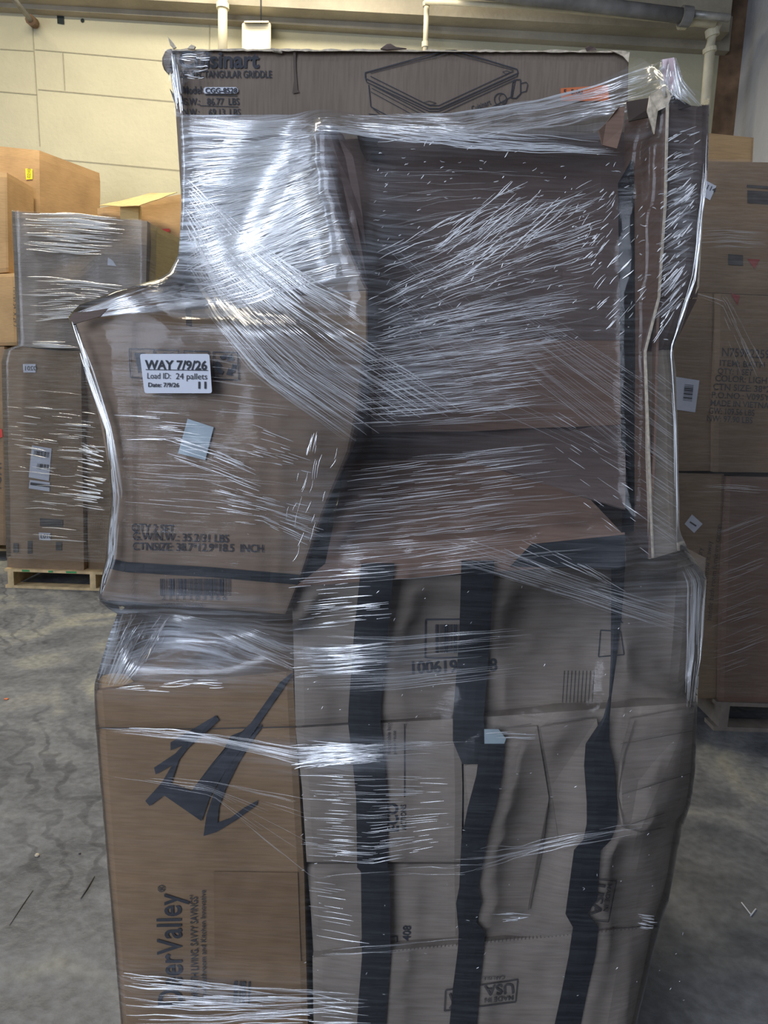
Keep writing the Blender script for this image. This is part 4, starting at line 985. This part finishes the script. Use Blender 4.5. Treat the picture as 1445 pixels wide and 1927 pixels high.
# shipping label stuck on top of the film
lab = empty('pallet_label', 'white rounded shipping label reading WAY 7/9/26 stuck on the front-left carton', 'label')
ly = lambda x, y: 1.125-.0235
def rrect(c, r_):
    out = []; n = len(c)
    for i in range(n):
        p = Vector(c[i]); a = (Vector(c[i-1])-p).normalized()*r_; b = (Vector(c[(i+1) % n])-p).normalized()*r_
        for k in range(5):
            t = k/4; q = (p+a)*(1-t)**2+p*2*t*(1-t)+(p+b)*t*t; out.append((q.x, q.y))
    return out
ymin = min(filmY(x, y) for x in range(265, 401, 12) for y in range(665, 742, 12))-.004
ly = lambda x, y: ymin
decal('label_paper', [rrect([(263, 666), (394, 666), (399, 740), (272, 740)], 5)], ly, WHITE, lab, .0005, th=.0006)
texts('label_print', [(('WAY 7/9/26', 273, 694, 23.5, .8), dict(width=117, bold=.026)), (('Load ID:', 276, 712.5, 16, .5), dict(width=44)), (('24 pallets', 330, 713.5, 16.5, .5), dict(width=59)),
    (('Date: 7/9/26', 278, 728, 11.5, .5), dict(width=58, bold=.02)), (('11', 369, 731, 18), dict(width=15, bold=.03))], ly, INK, lab, .0022, extra=line_quads([(274, 695.5), (391, 697)], 1.3))

# ------------------------------------------------------------------ film on the background loads
def bgwrap(label, l, r, yl, Y, side, lay, fans, dens=FILM_BG, cm=CREASE_WARM):
    root = empty('stretch_wrap', label, 'stretch film')
    nv = 24; V = []; Fc = []; LA = []
    for j in range(nv+1):
        a = resample(l, j/nv); b = resample(r, j/nv)
        row = [P(a.x+(b.x-a.x)*i/16, a.y+(b.y-a.y)*i/16, Y+.01*noise.noise(Vector((i*.4, j*.3, Y)))) for i in range(17)]
        row = [row[0]+Vector((0, side, 0))]+row+[row[-1]+Vector((0, side, 0))]
        V += row; LA += [lay]*19
    for j in range(nv):
        for i in range(18): Fc.append((j*19+i, (j+1)*19+i, (j+1)*19+i+1, j*19+i+1))
    o = mk('film_sheet', V, Fc, dens, root, smooth=True); at = o.data.attributes.new('film_haze', 'FLOAT', 'POINT'); at.data.foreach_set('value', LA)
    hc = MB()
    for f in fans: fan(hc, *f, yf=lambda x, y: Y-.02)
    o = hc.build('film_creases', cm, root, smooth=True); o['kind'] = 'stuff'; return root
bgwrap('clear film round the left background pallet load, streaked with bright bands', [(22, 395), (33, 652), (2, 660), (12, 1050)], [(280, 414), (275, 664), (256, 668), (258, 1062)], 0, YB-.06, .9, .10,
    [([(40, 400), (150, 402), (270, 416)], [(44, 470), (150, 480), (200, 478)], 80, .2, .7, .8, 2.6), ([(32, 520), (150, 522), (260, 535)], [(38, 610), (150, 600), (200, 610)], 50, .15, .5, .8, 2.4),
     ([(60, 640), (130, 645)], [(60, 655), (150, 655)], 14, .3, .9, .8, 2.2), ([(20, 760), (100, 765), (200, 780)], [(20, 880), (100, 900), (200, 900)], 34, .05, .3, .8, 2.2),
     ([(150, 830), (200, 845)], [(130, 950), (200, 960)], 50, .2, .7, .8, 3), ([(10, 700), (190, 720)], [(20, 1040), (200, 1050)], 30, .1, .5, .6, 1.6)])
bgwrap('clear film round the dim right-hand stack of cartons', [(1256, 300), (1250, 885), (1256, bz1-4)], [(1570, 300), (1560, 890), (1550, bz1)], 0, YQ-.06, .7, .05,
    [([(1290, 430), (1370, 425), (1445, 430)], [(1290, 470), (1370, 465), (1445, 470)], 30, .2, .7, .6, 1.6), ([(1290, 530), (1370, 550), (1445, 700)], [(1290, 570), (1350, 590), (1400, 720)], 20, .1, .4, .6, 1.6),
     ([(1345, 1000), (1445, 960)], [(1330, 1280), (1445, 1240)], 46, .3, .9, .5, 1.4), ([(1290, 910), (1445, 915)], [(1290, 925), (1445, 930)], 10, .2, .5, .7, 2)], cm=CREASE_SOFT)

# ------------------------------------------------------------------ litter on the floor
def pebble(label, px, py, r_, mat, name='pebble', cat='debris', fl=.5, seed=0):
    c = G(px, py); V = []; Fc = []; n = 10; mm = 6
    for j in range(mm+1):
        th = math.pi*j/mm
        for i in range(n):
            ph = 2*math.pi*i/n; d = Vector((math.sin(th)*math.cos(ph), math.sin(th)*math.sin(ph)*.8, math.cos(th)*fl)); k = 1+.5*noise.noise(d*2+Vector((seed, 0, 0)))
            V.append(c+d*r_*k+Vector((0, 0, r_*fl*.9)))
    for j in range(mm):
        for i in range(n): Fc.append((j*n+i, (j+1)*n+i, (j+1)*n+(i+1) % n, j*n+(i+1) % n))
    return tag(mk(name, V, Fc, mat, smooth=True), label, cat)
pebble('pale crumb of concrete on the floor left of the tall tan carton', 70, 1611, .008, LINER, seed=3)
pebble('tiny orange chip on the floor at the left picture edge', 12, 1316, .010, ORANGE, name='plastic_chip', fl=.25, seed=5)
pebble('tiny dark chip on the floor right of the pale crumb', 150, 1607, .004, INK_FAINT, seed=8, name='floor_chip')
def stick(label, pts, r_):
    mb = MB(); mb.tube([G(x, y)+Vector((0, 0, r_)) for x, y in pts], [r_*.5]+[r_]*(len(pts)-2)+[r_*.4], 6); return tag(mb.build('wood_splinter', plain('dark_splinter', (.07, .065, .06), .9), smooth=True), label, 'splinter')
stick('dark splinter on the floor, nearest the tall tan carton', [(178, 1650), (165, 1672), (152, 1692)], .0022)
stick('thin dark splinter on the floor left of the other one', [(62, 1676), (42, 1705), (18, 1742)], .0014)
fs_ = empty('film_scrap', 'tiny white scrap of film on the dim floor at lower right', 'litter')
mb = MB(); 
for q in [((1395, 1700), (1412, 1722)), ((1412, 1725), (1422, 1712))]:
    mb.tube([G(*q[0])+Vector((0, 0, .003)), G(*q[1])+Vector((0, 0, .003))], .0018, 5)
mb.build('film_strand', WHITE, fs_)

# ------------------------------------------------------------------ put every thing's origin at its base
bpy.context.view_layer.update()
for r_ in ROOTS:
    objs = [r_]+list(r_.children_recursive)
    vs = [v.co for o in objs if o.type == 'MESH' for v in o.data.vertices]
    if not vs: continue
    xs = [v.x for v in vs]; ys = [v.y for v in vs]; zs = [v.z for v in vs]
    c = Vector(((min(xs)+max(xs))/2, (min(ys)+max(ys))/2, min(zs)))
    for o in objs:
        if o.type == 'MESH': o.data.transform(Matrix.Translation(-c))
    r_.location = c
